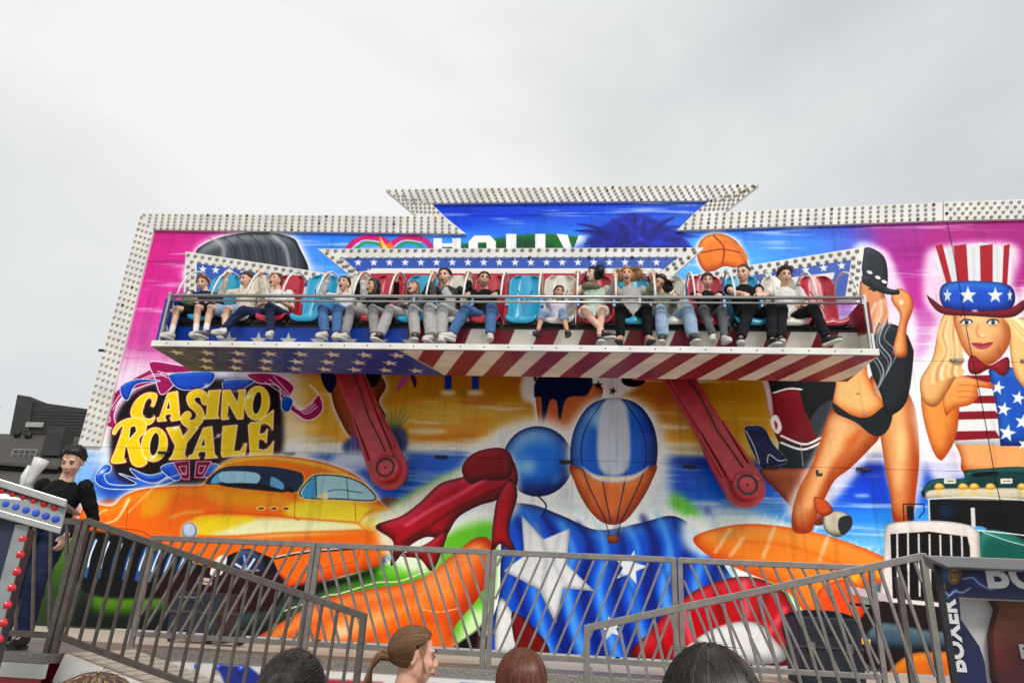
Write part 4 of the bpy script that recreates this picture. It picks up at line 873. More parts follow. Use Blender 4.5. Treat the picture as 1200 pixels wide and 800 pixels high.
for P, c in (([(-3.2,1.12),(-2.9,1.12),(-1.9,.55),(-2.8,.6)], blu), ([(-2.5,1.06),(-1.7,1.06),(-1.5,.6),(-1.9,.6)], red), ([(-1.65,.6),(-1.4,1.07),(-1.0,1.07),(-1.1,.6)], red), ([(-1.05,1.09),(-.6,1.09),(-.5,.8),(-.9,.7)], blu), ([(-.5,1.09),(.2,1.09),(.1,.6),(-.5,.7)], blu), ([(.9,1.1),(1.8,1.1),(1.6,.4),(.9,.4)], red), ([(-5.6,1.05),(-4.2,1.05),(-3.9,.3),(-5.6,.3)], red)):
    C.fill(P, c, smooth=False)
for x, z_ in ((-.86,.98),(-.3,.99),(0.4,.95),(-2.7,.9)): C.fill(star(x, z_, .15, math.pi), (236, 236, 234), smooth=False)
m_skirt = print_mat('painted_skirt', C.im, .4, .2)
for k in range(7):
    x0 = -7.85+k*2.121; b = MB().box((x0+.004, 6.60, .03), (x0+2.117, 6.63, 1.13)); b.build('skirt_panel', [m_skirt], deck, uvf=lambda x, y, z: ((x+7.85)/14.8, (z-.03)/1.1))
for x in (-7, -3.5, 0, 3.5, 6.5): MB().box((x-.05, 8.9, 0), (x+.05, 9.0, 1.155)).build('support_leg', [m_dsteel], deck)
def rail_panel(rl, p0, p1, z0a, z1a, z0b, z1b, Y, lean, step=.125, posts=(1, 1), mt=None, bw=.02, perp=0):
    """one welded panel between x=p0 and x=p1: bottom/top heights at both ends"""
    mt = mt or m_grey
    rl_ = lambda x, a, b: a+(b-a)*(x-p0)/(p1-p0)
    MB().bar((p0, Y, z1a), (p1, Y, z1b), .05, .04).build('top_rail', [mt], rl, bevel=.004)
    zb0, zb1 = z0a, z0b
    MB().bar((p0, Y, zb0), (p1, Y, zb1), .045, .035).build('bottom_rail', [mt], rl, bevel=.003)
    for q, x in enumerate((p0, p1)):
        if posts[q]: MB().box((x-.022, Y-.022, rl_(x, z0a, z0b)-.13), (x+.022, Y+.022, rl_(x, z1a, z1b)+.02)).build('post', [mt], rl, bevel=.004)
    hgt = (z1a-z0a); sh = lean*hgt; x = p0+.06+max(0, -0)
    lo, hi = p0+.03, p1-.03; xb = lo-abs(sh)+.05
    while xb < hi+abs(sh):
        a, b_ = xb, xb+sh                      # bottom x, top x
        t0, t1 = 0.0, 1.0
        if b_ != a:
            for lim, sg in ((lo, 1), (hi, -1)):
                # clip parameter so lo<=x<=hi
                ta = (lim-a)/(b_-a)
                if sg*(a-lim) < 0: t0 = max(t0, ta)
                if sg*(b_-lim) < 0: t1 = min(t1, ta)
        elif a < lo or a > hi: t1 = -1
        if t1-t0 > .12:
            xa, xc = a+(b_-a)*t0, a+(b_-a)*t1
            za = rl_(xa, zb0, zb1)+(rl_(xa, z1a, z1b)-rl_(xa, zb0, zb1))*t0; zc_ = rl_(xc, zb0, zb1)+(rl_(xc, z1a, z1b)-rl_(xc, zb0, zb1))*t1
            MB().bar((xa, Y, za), (xc, Y, zc_), bw, bw).build('baluster', [mt], rl)
        xb += step
RL = 'grey steel railings round the ride deck'
m_rail = mat('galvanised_rail', '827e79', .45, .4, .16, 14, .1, 60); m_rail2 = mat('dull_rail', '605a54', .5, .5, .2, 14, .15, 60)
r1 = empty('guard_railing', (-.8, 6.9, 1.2), 'long grey steel railing with slanting bars along the middle of the deck', 'railing', RL)
xs = [-4.22, -2.56, -.885, .795, 2.49]
for i in range(4): rail_panel(r1, xs[i]+.027, xs[i+1]-.027, 1.31, 2.175, 1.31, 2.175, 6.9, .42*(1 if i % 2 == 0 else -1)*.865/.865, .121, mt=m_rail)
r2 = empty('guard_railing', (-2.8, 5.6, .6), 'dull grey sloping railing of the left ramp, in front of the orange car', 'railing', RL)
rail_panel(r2, -4.0, -1.64, 1.32, 2.175, .74, 1.575, 5.6, .03, .122, mt=m_rail2)
r3 = empty('guard_railing', (1.2, 5.6, .6), 'grey sloping railing of the right ramp, rising towards the boxing machine', 'railing', RL)
rail_panel(r3, .0, 2.36, .71, 1.575, 1.31, 2.165, 5.6, -.20, .122, mt=m_rail)
r4 = empty('guard_railing', (-5, 5.6, 1.2), 'short level railing beside the standing attendant, behind the bulb desk', 'railing', RL)
rail_panel(r4, -5.6, -4.06, 1.32, 2.165, 1.32, 2.165, 5.6, -.28, .14, mt=m_rail2)
# ramps and landings
def ramp(x0, x1, z0, z1, lab, extra):
    t = empty('entry_ramp', ((x0+x1)/2, 6.1, 0), lab, 'ramp', 'entry ramps up to the deck'); n = 26
    for k in range(n):
        a, b_ = x0+(x1-x0)*k/n, x0+(x1-x0)*(k+.86)/n; za, zb = z0+(z1-z0)*k/n, z0+(z1-z0)*(k+.86)/n
        B = MB(); xx0, xx1 = min(a, b_), max(a, b_); zz0, zz1 = (za, zb) if a < b_ else (zb, za)
        B.add([(xx0,5.66,zz0-.03),(xx1,5.66,zz1-.03),(xx1,6.57,zz1-.03),(xx0,6.57,zz0-.03),(xx0,5.66,zz0),(xx1,5.66,zz1),(xx1,6.57,zz1),(xx0,6.57,zz0)],
              [(0,3,2,1),(4,5,6,7),(0,1,5,4),(1,2,6,5),(2,3,7,6),(3,0,4,7)]); B.build('tread_slat', [m_plank], t)
    MB().bar((x0, 5.635, z0-.1), (x1, 5.635, z1-.1), .2, .03).build('stringer', [m_white2], t); MB().bar((x0, 6.58, z0-.12), (x1, 6.58, z1-.12), .2, .02).build('stringer', [m_white2], t)
    x0, x1, xa, xb = *extra, 0, 0
    MB().box((x0, 5.5, 1.13), (x1, 6.58, 1.198)).build('landing_plate', [m_check], t, bevel=.004); MB().box((x0, 5.48, 1.03), (x1, 5.53, 1.128)).build('landing_trim', [m_white2], t)
    MB().box((x0+.02, 5.5, .03), (x1-.02, 5.52, 1.03)).build('landing_skirt', [m_red], t)
ramp(-3.95, -1.62, 1.2, .61, 'left entry ramp of pale slats sloping down below the sloping railing', (-7.0, -3.97))
ramp(2.34, 0.0, 1.2, .6, 'right entry ramp of pale slats rising towards the boxing machine', (2.36, 5.5))
# step lamps beside the left ramp
m_blue = mat('blue_lens', '2a5cd8', .2, 0, .1, 20, 0, 60, .6); m_redl = mat('red_lens', 'd01a28', .15, 0, .1, 20, 0, 60, .6)
for k, x in enumerate((-3.35, -3.16, -2.95, -2.75)):
    o = MB().lathe([(.024, 0), (.023, -.008), (.014, -.018), (.001, -.022)], (x, 6.565, 1.1), 'y', 12).build('step_lamp', [m_blue], deck, smooth=True)
# cases standing on the deck
def wheel(t, c, r=.05):
    a = MB().lathe([(.001,-.015),(r*.8,-.015),(r,-.01),(r,.01),(r*.8,.015),(.001,.015)], c, 'y', 16).build('castor', [m_black], t, smooth=True)
    MB().box((c[0]-.012, c[1]-.025, c[2]), (c[0]+.012, c[1]+.025, c[2]+r+.03)).build('fork', [m_dsteel], a)
m_case = mat('case_vinyl', '1c222e', .55, 0, .2, 30, .4, 90)
t = empty('flight_case', (-4.15, 8.2, 1.2), 'dark wheeled flight case on castors behind the left end of the railings', 'equipment case')
MB().box((-4.5, 8.0, 1.31), (-3.95, 8.45, 1.72)).build('case_body', [m_case], t, bevel=.01); MB().box((-4.51, 7.99, 1.5), (-3.94, 8.46, 1.53)).build('lid_band', [m_dsteel], t)
MB().tube([(-4.4, 8.0, 1.6), (-4.4, 7.95, 1.66), (-4.15, 7.95, 1.66), (-4.15, 8.0, 1.6)], .01, 6).build('handle', [m_grey], t)
for x in (-4.44, -4.02): wheel(t, (x, 8.03, 1.255)); wheel(t, (x, 8.4, 1.255))
t = empty('floor_trolley', (-3.6, 8.0, 1.2), 'low black trolley with a single castor lying behind the railing beside the flight case', 'trolley')
MB().box((-3.9, 7.85, 1.24), (-3.68, 8.1, 1.33)).build('tray', [m_black], t, bevel=.008); wheel(t, (-3.63, 7.95, 1.27), .06)
t = empty('speaker_case', (2.2, 7.45, 1.2), 'big dark navy equipment case standing behind the right end of the long railing', 'equipment case')
MB().box((1.88, 7.2, 1.205), (2.42, 7.7, 1.76)).build('case_body', [m_case], t, bevel=.012)
MB().box((1.875, 7.19, 1.5), (2.425, 7.71, 1.52)).build('lid_band', [m_dsteel], t)
for x in (1.98, 2.3): MB().box((x-.03, 7.18, 1.47), (x+.03, 7.189, 1.55)).build('catch', [m_grey], t)
MB().box((2.07, 7.185, 1.62), (2.23, 7.199, 1.69)).build('recessed_handle', [m_black], t)
t = empty('deck_post', (2.72, 7.0, 1.2), 'single grey upright post standing past the end of the long railing', 'post')
MB().bar((2.72, 7.0, 1.2), (2.72, 7.0, 2.12), .05, .05).build('upright', [m_rail2], t, bevel=.004); MB().box((2.66, 6.94, 1.2), (2.78, 7.06, 1.215)).build('base_plate', [m_rail2], t)
# ---------------------------------------------------------------- bulb desk at the left
ax = lambda px, py, Y: Vector(at(px, py, Y))
A = ax(80, 590, 4.3); Bl = ax(0, 565, 4.12); Al = ax(72, 622, 4.28); Bll = ax(0, 602, 4.1)
dn = (A-Bl).normalized(); Bp = A+(Bl-A)*2.2
nrm = Vector((dn.y, -dn.x, 0)).normalized(); 
desk = empty('control_desk', (A.x-.5, A.y-.4, 0), 'grey sloping desk front with rows of red and blue bulbs beside the attendant', 'control desk')
hF = .2; back = -nrm*.55
def quadbox(P0, P1, P2, P3, th, name, m, par, **k):
    """slab: outer quad pushed back along its normal"""
    P = [Vector(p) for p in (P0, P1, P2, P3)]; n_ = (P[1]-P[0]).cross(P[3]-P[0]).normalized()*th
    return MB().add([*P, *[p-n_ for p in P]], [(0,1,2,3),(7,6,5,4),(0,4,5,1),(1,5,6,2),(2,6,7,3),(3,7,4,0)]).build(name, m, par, bevel=.004, **k)
m_desk = mat('desk_alu', '8f9494', .4, .5, .1, 10); m_navy = mat('navy_paint', '1b2440', .4, 0, .12, 6)
T0, T1 = Bp, A; tilt = nrm*-.03
fo = nrm*.0
P0, P1 = T0+nrm*.02, T1+nrm*.02; Q1 = Al; Q0 = Al+(Bll-Al)*2.2; Q0.z = T0.z-.215
quadbox(Q0, Q1, P1, P0, .03, 'fascia', [m_desk], desk)
quadbox(T0+nrm*.06+Vector((0,0,.0)), T1+nrm*.06, T1+back, T0+back, .02, 'desk_top', [m_desk], desk)
quadbox(Q0+nrm*.03+Vector((0,0,-.02)), Q1+nrm*.03+Vector((0,0,-.02)), Q1+nrm*.03+Vector((0,0,.02)), Q0+nrm*.03+Vector((0,0,.02)), .03, 'lower_lip', [m_chrome], desk)
quadbox(T0+nrm*.07+Vector((0,0,-.03)), T1+nrm*.07+Vector((0,0,-.03)), T1+nrm*.07+Vector((0,0,.015)), T0+nrm*.07+Vector((0,0,.015)), .03, 'upper_lip', [m_chrome], desk)
fn_ = (Q1-Q0).cross(P0-Q0).normalized()
if fn_.dot(nrm) < 0: fn_ = -fn_
def lens(par, c, ax_, r, m, nm='bulb'):
    R_ = ax_.to_track_quat('Z', 'Y').to_matrix(); b = MB(); prof = [(r*1.12, 0), (r*1.05, r*.25), (r*.9, r*.5), (r*.6, r*1.0), (r*.25, r*1.25), (.0005, r*1.3)]; vs = []
    for q, a in prof:
        for j in range(12): vs.append(Vector(c)+R_@Vector((q*math.cos(j*math.pi/6), q*math.sin(j*math.pi/6), a)))
    b.add(vs, [(i*12+j, i*12+(j+1) % 12, (i+1)*12+(j+1) % 12, (i+1)*12+j) for i in range(5) for j in range(12)]); return b.build(nm, [m], par, smooth=True)
for k in range(22):
    if k > 16: break
    s_ = (.07+k*.0625)/(T1-T0).length; s2 = (.05+.0625*k)/(T1-T0).length
    e_ = lambda u_, v_: P1.lerp(P0, u_).lerp(Q1.lerp(Q0, u_), v_)
    lens(desk, e_(s_, .27), fn_, .021, m_redl); lens(desk, e_(s2, .64), fn_, .021, m_blue)
# desk column and lower body
col0 = ax(46, 602, 4.0); 
c0 = ax(27, 615, 4.2); cm = ax(0, 716, 4.2); c1 = c0+(cm-c0)*((c0.z-.05)/(c0.z-cm.z))
quadbox(c1-dn*1.3, c1, c0, c0-dn*1.0, .4, 'body', [m_navy], desk)
MB().bar(c0+nrm*.01, c1+nrm*.01, .07, .03, tuple(nrm)).build('corner_trim', [m_desk], desk)
for x_, y_ in ((30,631),(27,649),(23,669),(17,688),(12,708),(7,729),(2,748),(-3,770)): lens(desk, ax(x_-4, y_, 4.2)+nrm*.0, (nrm*.5+dn).normalized(), .024, m_redl)
pl = ax(-12, 672, 4.16); quadbox(pl, pl+dn*.1, pl+dn*.12+Vector((0,0,.16)), pl+Vector((0,0,.16)), .01, 'notice_plate', [m_desk], desk)
# white flared sounder on the desk
hp = ax(32, 569, 4.35); t = empty('sounder_horn', tuple(hp), 'white flared plastic cup standing on the grey bulb desk', 'horn')
m_wp = mat('white_plastic', 'cfcfcb', .35, 0, .04, 6)
b = MB(); u = Vector((.28, 0, 1)).normalized(); prof = [(0, .018), (.04, .02), (.08, .027), (.13, .04), (.18, .047), (.185, .04), (.14, .025)]
b.tube([hp+u*a for a, r in prof], [r for a, r in prof], 14); b.build('cup', [m_wp], t, smooth=True)
MB().tube([hp-Vector((.03, 0, .03)), hp+Vector((-.035, 0, .06)), hp+Vector((-.02, 0, .13))], [.02, .024, .014], 10).build('grip', [m_wp], t, smooth=True)
MB().lathe([(.001,-.05),(.05,-.05),(.045,-.02),(.02,.01),(.001,.012)], tuple(hp), 'z', 14).build('foot', [m_desk], t, smooth=True)
# ---------------------------------------------------------------- boxing machine at the right
BY = 3.9
bx0, bz = axz(1099, 662, BY); bx1 = bx0+1.0
mach = empty('boxing_machine', (bx0+.5, BY+.3, 0), 'navy boxing strength machine with white BOXER lettering and grey canopy in the lower right corner', 'arcade machine')
S = 260; Wm, Hm = 1.0, 1.85
TM2 = lambda P: (lambda q: np.stack([(q[:, 0]-bx0)*S, (bz+.01-q[:, 1])*S], 1))(np.array([axz(p[0], p[1], BY) for p in P]))
C = Cv(Wm*S, Hm*S, TM2, S/(850/(BY*1.08))*.9); C.im[:] = (20, 26, 62)
C.im *= (.6+.9*vnoise(C.h, C.w, 60, 60, 4, 4))[..., None]
C.spot(1108, 672, 12, 16, (90, 130, 180), .6); C.spot(1150, 680, 30, 10, (40, 60, 130), .6)
for P in ([(1128,678),(1140,676),(1148,684),(1160,690),(1176,687)], [(1110,700),(1118,692),(1128,694),(1138,688)], [(1105,690),(1112,698),(1122,690)]): C.line(P, 2.4, (70, 110, 200), .6, 1, False); C.line(P, 1, (190, 215, 250), .95, .3, False)
for x, y, rx, ry in ((1119,673,8,12),(1106,688,3.4,6),(1133,664,3.5,6)):
    C.vol(ell(x, y, rx, ry, .15), (170, 136, 84), (70, 50, 26), (236, 210, 160), 2, smooth=False); C.line(ell(x, y, rx*.72, ry*.72, .15), .9, (60, 42, 24), 1, 0, False, None, True)
C.fill([(1114,669),(1124,668),(1124,677),(1114,678)], (60, 44, 26), .8, smooth=False)
for a_ in (1115.5, 1118.5, 1121.5): C.line([(a_,671),(a_+1,676)], .8, (220, 196, 140))
m_box = print_mat('machine_print', C.im, .5, .1)
uvb = lambda x, y, z: ((x-bx0)/Wm, (z-(bz+.01-Hm))/Hm)
hx0 = bx0+.11
# front: header, side strips, recessed grey target bay
ztop = bz; zh = axz(1130, 699, BY)[1]
MB().box((bx0+.012, BY, zh), (bx1, BY+.05, ztop)).build('header_panel', [m_box], mach, uvf=uvb)
lp = [axz(x, y, BY) for x, y in ((1124,699),(1126,725),(1135,738),(1148,757),(1154,775),(1157,800))]
lp = [(x, z) for x, z in lp]; zb_ = ztop-1.85
MB().prism([(bx0+.012, zh-.002), *[(x, z-.002 if i == 0 else z) for i, (x, z) in enumerate(lp)], (lp[-1][0], zb_), (bx0+.012, zb_)], BY, BY+.05).build('side_panel', [m_box], mach, uvf=uvb)
m_bay = mat('bay_grey', 'c8c6c8', .5, 0, .06, 4); m_black2 = mat('machine_black', '121318', .5, 0, .2, 8)
kx = (BY+.5)/BY
def slantbox(x0, x1, y0, y1, z0, z1):
    k0, k1 = y0/BY, y1/BY
    return MB().add([(x0*k0,y0,z0),(x1,y0,z0),(x1,y1,z0),(x0*k1,y1,z0),(x0*k0,y0,z1),(x1,y0,z1),(x1,y1,z1),(x0*k1,y1,z1)], [(0,3,2,1),(4,5,6,7),(0,1,5,4),(1,2,6,5),(2,3,7,6),(3,0,4,7)])
MB().box((bx0-.02, BY-.01, zb_), (bx0+.01, BY+.012, ztop+.005)).build('frame_edge', [m_black2], mach, bevel=.003)
slantbox(bx0+.01, bx0+.4, BY+.31, BY+.6, zb_, ztop).build('rear_body', [m_black2], mach)
MB().box((bx0+.13, BY+.16, zb_), (bx1, BY+.19, zh)).build('bay_back', [m_bay], mach); MB().box((bx0+.14, BY+.052, zh-.005), (bx1, BY+.16, zh+.01)).build('bay_ceiling', [m_bay], mach)
tc_ = axz(1207, 745, BY+.1)
S = 200; C = Cv(.8*S, .9*S, lambda P: np.stack([(P[:, 0]+.4)*S, (.45-P[:, 1])*S], 1), S); C.im[:] = (60, 22, 24)
C.im[:] = np.array([70, 20, 20.])+(np.array([110, 84, 20.])-np.array([70, 20, 20.]))*np.clip(1-np.arange(C.h)/(.6*C.h), 0, 1)[:, None, None]; C.im *= (.6+.8*vnoise(C.h, C.w, 30, 30, 8, 4))[..., None]
C.fill(star(-.16, .33, .06), (30, 14, 14), smooth=False); C.fill(star(0.02, .33, .06), (30, 14, 14), smooth=False)
m_tgt = print_mat('target_print', C.im, .5, .1)
tp_ = [(tc_[0]+a*1.0, tc_[1]+b_) for a, b_ in ((-.13,.30),(.3,.33),(.36,0),(.3,-.5),(-.1,-.5),(-.19,-.2),(-.17,0),(-.12,.12),(-.16,.2))]
MB().prism(tp_, BY+.1, BY+.155).build('target_board', [m_tgt], mach, uvf=lambda x, y, z: ((x-tc_[0]+.4)/.8, (z-tc_[1]+.45)/.9), bevel=.004)
slantbox(bx0+.015, bx1, BY+.06, BY+.5, zb_, zb_+.8).build('plinth', [m_black2], mach)
def text(s_, size, x, y, z, rot, m, par, depth=.004, off=.0, sx=1.0):
    cu = bpy.data.curves.new('lettering', 'FONT'); cu.body = s_; cu.size = size; cu.extrude = depth; cu.offset = off; cu.align_x = 'CENTER'; cu.align_y = 'CENTER'; cu.resolution_u = 3; cu.space_character = 1.05
    o = bpy.data.objects.new('lettering', cu); COL.objects.link(o); cu.materials.append(m)
    o.rotation_euler = rot; o.scale = (sx, 1, 1); o.parent = par; o.location = Vector((x, y, z))-abspos(par); TX.append(o); return o
TX = []
m_let = mat('lettering_white', 'c9c9cc', .4, 0, .04, 5)
p = axz(1186, 675, BY); q0, q1 = axz(1170, 657, BY), axz(1172, 690, BY)
hh = q0[1]-q1[1]; text('BOXER', hh*1.42, q0[0]+hh*1.42*.31+hh*1.3, BY-.004, (q0[1]+q1[1])/2, (math.pi/2, 0, 0), m_let, mach, .005, .007)
p0, p1 = axz(1110, 700, BY), axz(1127, 788, BY); text('BOXER', .095, (p0[0]+p1[0])/2-.005, BY-.004, (p0[1]+p1[1])/2-.005, (math.pi/2, -math.pi/2, 0), m_let, mach, .004, .004, (p0[1]-p1[1])/.325)
p = axz(1188, 763, BY+.2); text('BOXER', .085, p[0]+.11, BY+.095, p[1], (math.pi/2, 0, 0), mat('lettering_grey', '8c8c90', .4), mach, .004, .003)
# sloping grey canopy
P = [Vector(at(1080, 650, BY-.35)), Vector(at(1110, 664, BY-.12)), Vector(at(1222, 651, BY-.12)), Vector(at(1222, 636, BY-.35))]
m_can = mat('canopy_grey', '77767a', .5, .2, .08, 5)
zc0 = P[0].z
q = MB(); a0, a1 = P[1], Vector((bx1+.05, P[1].y, P[1].z)); b0, b1 = Vector((P[0].x, BY+.35, P[0].z+.03)), Vector((bx1+.1, BY+.35, P[0].z+.06))
f0 = Vector(at(1080, 650, BY-.12)); f1 = Vector((bx1+.06, BY-.12, f0.z+.005))
a1.z = a0.z+.0
q.add([a0, a1, f1, f0, a0+Vector((.17,.5,0)), a1+Vector((0,.5,0)), f1+Vector((0,.5,0)), f0+Vector((.22,.5,0))], [(0,1,2,3),(7,6,5,4),(0,4,5,1),(1,5,6,2),(2,6,7,3),(3,7,4,0)])
q.build('canopy', [m_can], mach, bevel=.004)
# ---------------------------------------------------------------- dark building behind, far left
YBd = 26
bz_ = lambda x, y, Y=YBd: axz(x, y, Y)
bl = empty('dark_building', (*bz_(50, 480)[:1], YBd+3, 0), 'dark slatted building with a tall parapet block behind the left edge of the show front', 'building')
m_slat = mat('dark_cladding', '2b2b2a', .7, 0, .15, 3, .3, 20, stretch=(1, 1, 14)); m_roof = mat('roof_sheet', '44413d', .75, 0, .2, 4, .5, 10, stretch=(1, 1, 8)); m_wall = mat('dark_render', '30302f', .8, 0, .15, 2)
x0, zt0 = bz_(20, 463); x1, zt1 = bz_(120, 482); xl, zr = bz_(-30, 512)
MB().prism([bz_(12, 514), bz_(24, 466), bz_(38, 470), bz_(120, 481.5), bz_(120, 530)], YBd, YBd+5).build('upper_block', [m_slat], bl)
MB().prism([bz_(13, 512), bz_(22.5, 463), bz_(38, 465.5), bz_(40, 470), bz_(35, 512)], YBd-.1, YBd+1.2).build('chimney', [m_wall], bl)
for k in range(9):
    xa_ = bz_(41, 480)[0]; z = bz_(80, 479)[1]-.1-k*.125; MB().box((xa_, YBd-.03, z-.05), (x1, YBd-.001, z+.05)).build('cladding_board', [m_slat], bl)
za = bz_(50, 514)[1]
MB().add([(-30, YBd-1.6, za-.9), (x1, YBd-1.6, za-1.35), (x1, YBd-.02, za+.1), (-30, YBd-.02, za+.25), (-30, YBd-1.6, za-1.0), (x1, YBd-1.6, za-1.45), (x1, YBd-.02, za), (-30, YBd-.02, za+.15)], [(0,1,2,3),(7,6,5,4),(0,4,5,1),(1,5,6,2),(2,6,7,3),(3,7,4,0)]).build('roof', [m_roof], bl)
MB().box((-30, YBd-1.2, 0), (x1, YBd+4, za-1.1)).build('wall', [m_wall], bl)
zl = bz_(30, 545, YBd-2)[1]
MB().add([(-30, YBd-3.6, zl-.9), (x1+1, YBd-3.6, zl-1.2), (x1+1, YBd-1.2, zl-.1), (-30, YBd-1.2, zl+.15), (-30, YBd-3.6, zl-1.0), (x1+1, YBd-3.6, zl-1.3), (x1+1, YBd-1.2, zl-.2), (-30, YBd-1.2, zl+.05)], [(0,1,2,3),(7,6,5,4),(0,4,5,1),(1,5,6,2),(2,6,7,3),(3,7,4,0)]).build('lean_to_roof', [m_roof], bl)
wx0, wz0 = bz_(17, 527, YBd-1.25); wx1, wz1 = bz_(39, 542, YBd-1.25)
f = MB().box((wx0, YBd-1.26, wz1), (wx1, YBd-1.21, wz0)).build('window', [mat('dark_glass', '3a4246', .15, 0, .2, 2)], bl)
m_frame = mat('frame_grey', '8a8a86', .5)
for a_, b_ in (((wx0-.04, wz1-.04), (wx1+.04, wz1)), ((wx0-.04, wz0), (wx1+.04, wz0+.04)), ((wx0-.04, wz1), (wx0, wz0)), ((wx1, wz1), (wx1+.04, wz0))): MB().box((a_[0], YBd-1.28, a_[1]), (b_[0], YBd-1.262, b_[1])).build('frame', [m_frame], f)
for k in (1, 2, 3): MB().box((wx0+(wx1-wx0)*k/4-.012, YBd-1.272, wz1), (wx0+(wx1-wx0)*k/4+.012, YBd-1.262, wz0)).build('glazing_bar', [m_frame], f)
for k in (1, 2): MB().box((wx0, YBd-1.276, wz1+(wz0-wz1)*k/3-.01), (wx1, YBd-1.273, wz1+(wz0-wz1)*k/3+.01)).build('glazing_bar', [m_frame], f)
vx0, vz0 = bz_(33, 495); vx1, vz1 = bz_(52, 500); MB().box((vx0, YBd-.12, vz1-.05), (vx1, YBd-.04, vz0)).build('vent', [mat('pale_vent', '9a9a98', .5)], bl, bevel=.02)
for x, y in ((27, 510), (40, 512)): X, Z = bz_(x, y); MB().lathe([(.001, -.1), (.13, -.08), (.16, 0), (.001, .05)], (X, YBd-.3, Z), 'y', 12).build('roof_lamp', [m_black], bl, smooth=True)
X, Z = bz_(68, 520, YBd-1); MB().box((X-.35, YBd-1.3, Z-.5), (X+.35, YBd-.7, Z+.55)).build('chimney', [m_wall], bl)
t = empty('roof_aerial', (*bz_(8, 505)[:1], YBd-1, bz_(8, 510)[1]), 'thin aerial mast on the roof at the far left edge', 'aerial')
X, Z = bz_(8, 508); MB().tube([(X, YBd-1, Z-.6), (X+.05, YBd-1, Z+1.0)], .025, 6).build('mast', [m_black], t)
for k in range(4): MB().tube([(X-.35, YBd-1, Z+.9-k*.2), (X+.3, YBd-1, Z+.8-k*.2)], .012, 5).build('element', [m_black], t)
# ---------------------------------------------------------------- people
def skin_mat(n, c): return mat('skin_'+n, c, .5, 0, .06, 20, .05, 200, spec=.35)
SK = {'fair': skin_mat('fair', 'dcb098'), 'pink': skin_mat('pink', 'dba68e'), 'olive': skin_mat('olive', 'c89a78'), 'tan': skin_mat('tan', 'b07c58')}
m_eyew = mat('eye_white', 'b4ada4', .35); m_iris = mat('eye_dark', '1c1410', .2); m_mouth = mat('mouth_dark', '4a1416', .4); m_teeth = mat('teeth', 'd8d2c6', .3); m_lip = mat('lip', 'a85a52', .45)
HR = {k: mat('hair_'+k, c, .42, 0, .45, 50, .5, 120, stretch=(1, 1, .15), spec=.4) for k, c in dict(brown='3a2618', dark='17110e', blond='9a7648', sand='6e4e30', auburn='5a2c18', mid='4a3020').items()}
def V(*a): return Vector(a)
def cloth(n, c, rough=.85, bump=.35, bs=70, var=.1): return mat('cloth_'+n, c, rough, 0, var, 9, bump, bs, spec=.2)
def rem(o, vox, sm_it=3, folds=0, fscale=.09):
    r = o.modifiers.new('r', 'REMESH'); r.mode = 'VOXEL'; r.voxel_size = vox; r.use_smooth_shade = True
    if folds:
        tx = bpy.data.textures.get('folds') or bpy.data.textures.new('folds', 'CLOUDS'); tx.noise_scale = fscale; tx.noise_depth = 1
        d = o.modifiers.new('d', 'DISPLACE'); d.texture = tx; d.strength = folds; d.mid_level = .5; d.texture_coords = 'GLOBAL'
    s_ = o.modifiers.new('s', 'SMOOTH'); s_.factor = .5; s_.iterations = sm_it
    REM.append(o); return o
def limb(b, P, R, n=10, ax=None, caps=True):
    """tapered chain with round ends"""
    b.tube(P, R, n, ax=ax)
    if caps:
        for p, r in ((P[0], R[0]), (P[-1], R[-1])):
            b.ball(p, max(r) if isinstance(r, tuple) and False else (r if not isinstance(r, tuple) else min(r)), 10, 6)
def ik(a, c, l1, l2, pole):
    a, c = Vector(a), Vector(c); d = c-a; L_ = min(d.length, (l1+l2)*.995)
    if d.length < 1e-4: d = V(0, 0, -1)
    u = d.normalized(); c = a+u*L_; x = (l1*l1-l2*l2+L_*L_)/(2*L_); h = math.sqrt(max(l1*l1-x*x, 0)); p = Vector(pole); p = (p-u*p.dot(u))
    p = p.normalized() if p.length > 1e-4 else V(0, 0, -1); return a+u*x+p*h, c
def hand(b, wrist, d, palm_n, s=1.0, curl=.8):
    """palm, five fingers curled towards palm_n"""
    d = Vector(d).normalized(); pn = Vector(palm_n); pn = (pn-d*pn.dot(d)).normalized(); sd = d.cross(pn)
    c = wrist+d*.045*s
    b.tube([wrist, wrist+d*.03*s, wrist+d*.075*s, wrist+d*.088*s], [(.024*s, .016*s), (.036*s, .017*s), (.04*s, .015*s), (.034*s, .011*s)], 10, ax=sd)
    for k, (o, L_) in enumerate(((-.03, .062), (-.01, .072), (.011, .068), (.031, .053))):
        p = wrist+d*.082*s+sd*o*s; P = [p]; a = 0
        for j, f in enumerate((.45, .32, .28)):
            a += curl*(.75, 1.1, .9)[j]; q = d*math.cos(a)+pn*math.sin(a); P.append(P[-1]+q*L_*s*f)
        b.tube(P, [.0095*s, .009*s, .008*s, .0065*s], 7); b.ball(P[-1], .0068*s, 7, 5)
    p = wrist+d*.022*s-sd*.03*s; t1 = p+(d*.6-sd*.6+pn*.3).normalized()*.035*s; t2 = t1+(d*.8+pn*.6*curl).normalized()*.03*s
    b.tube([p, t1, t2], [.013*s, .011*s, .008*s], 7); b.ball(t2, .008*s, 7, 5)
def head_rot(yaw, pitch, roll):
    """face looks along -Y by default"""
    return Matrix.Rotation(yaw, 3, 'Z')@Matrix.Rotation(roll, 3, 'Y')@Matrix.Rotation(pitch, 3, 'X')
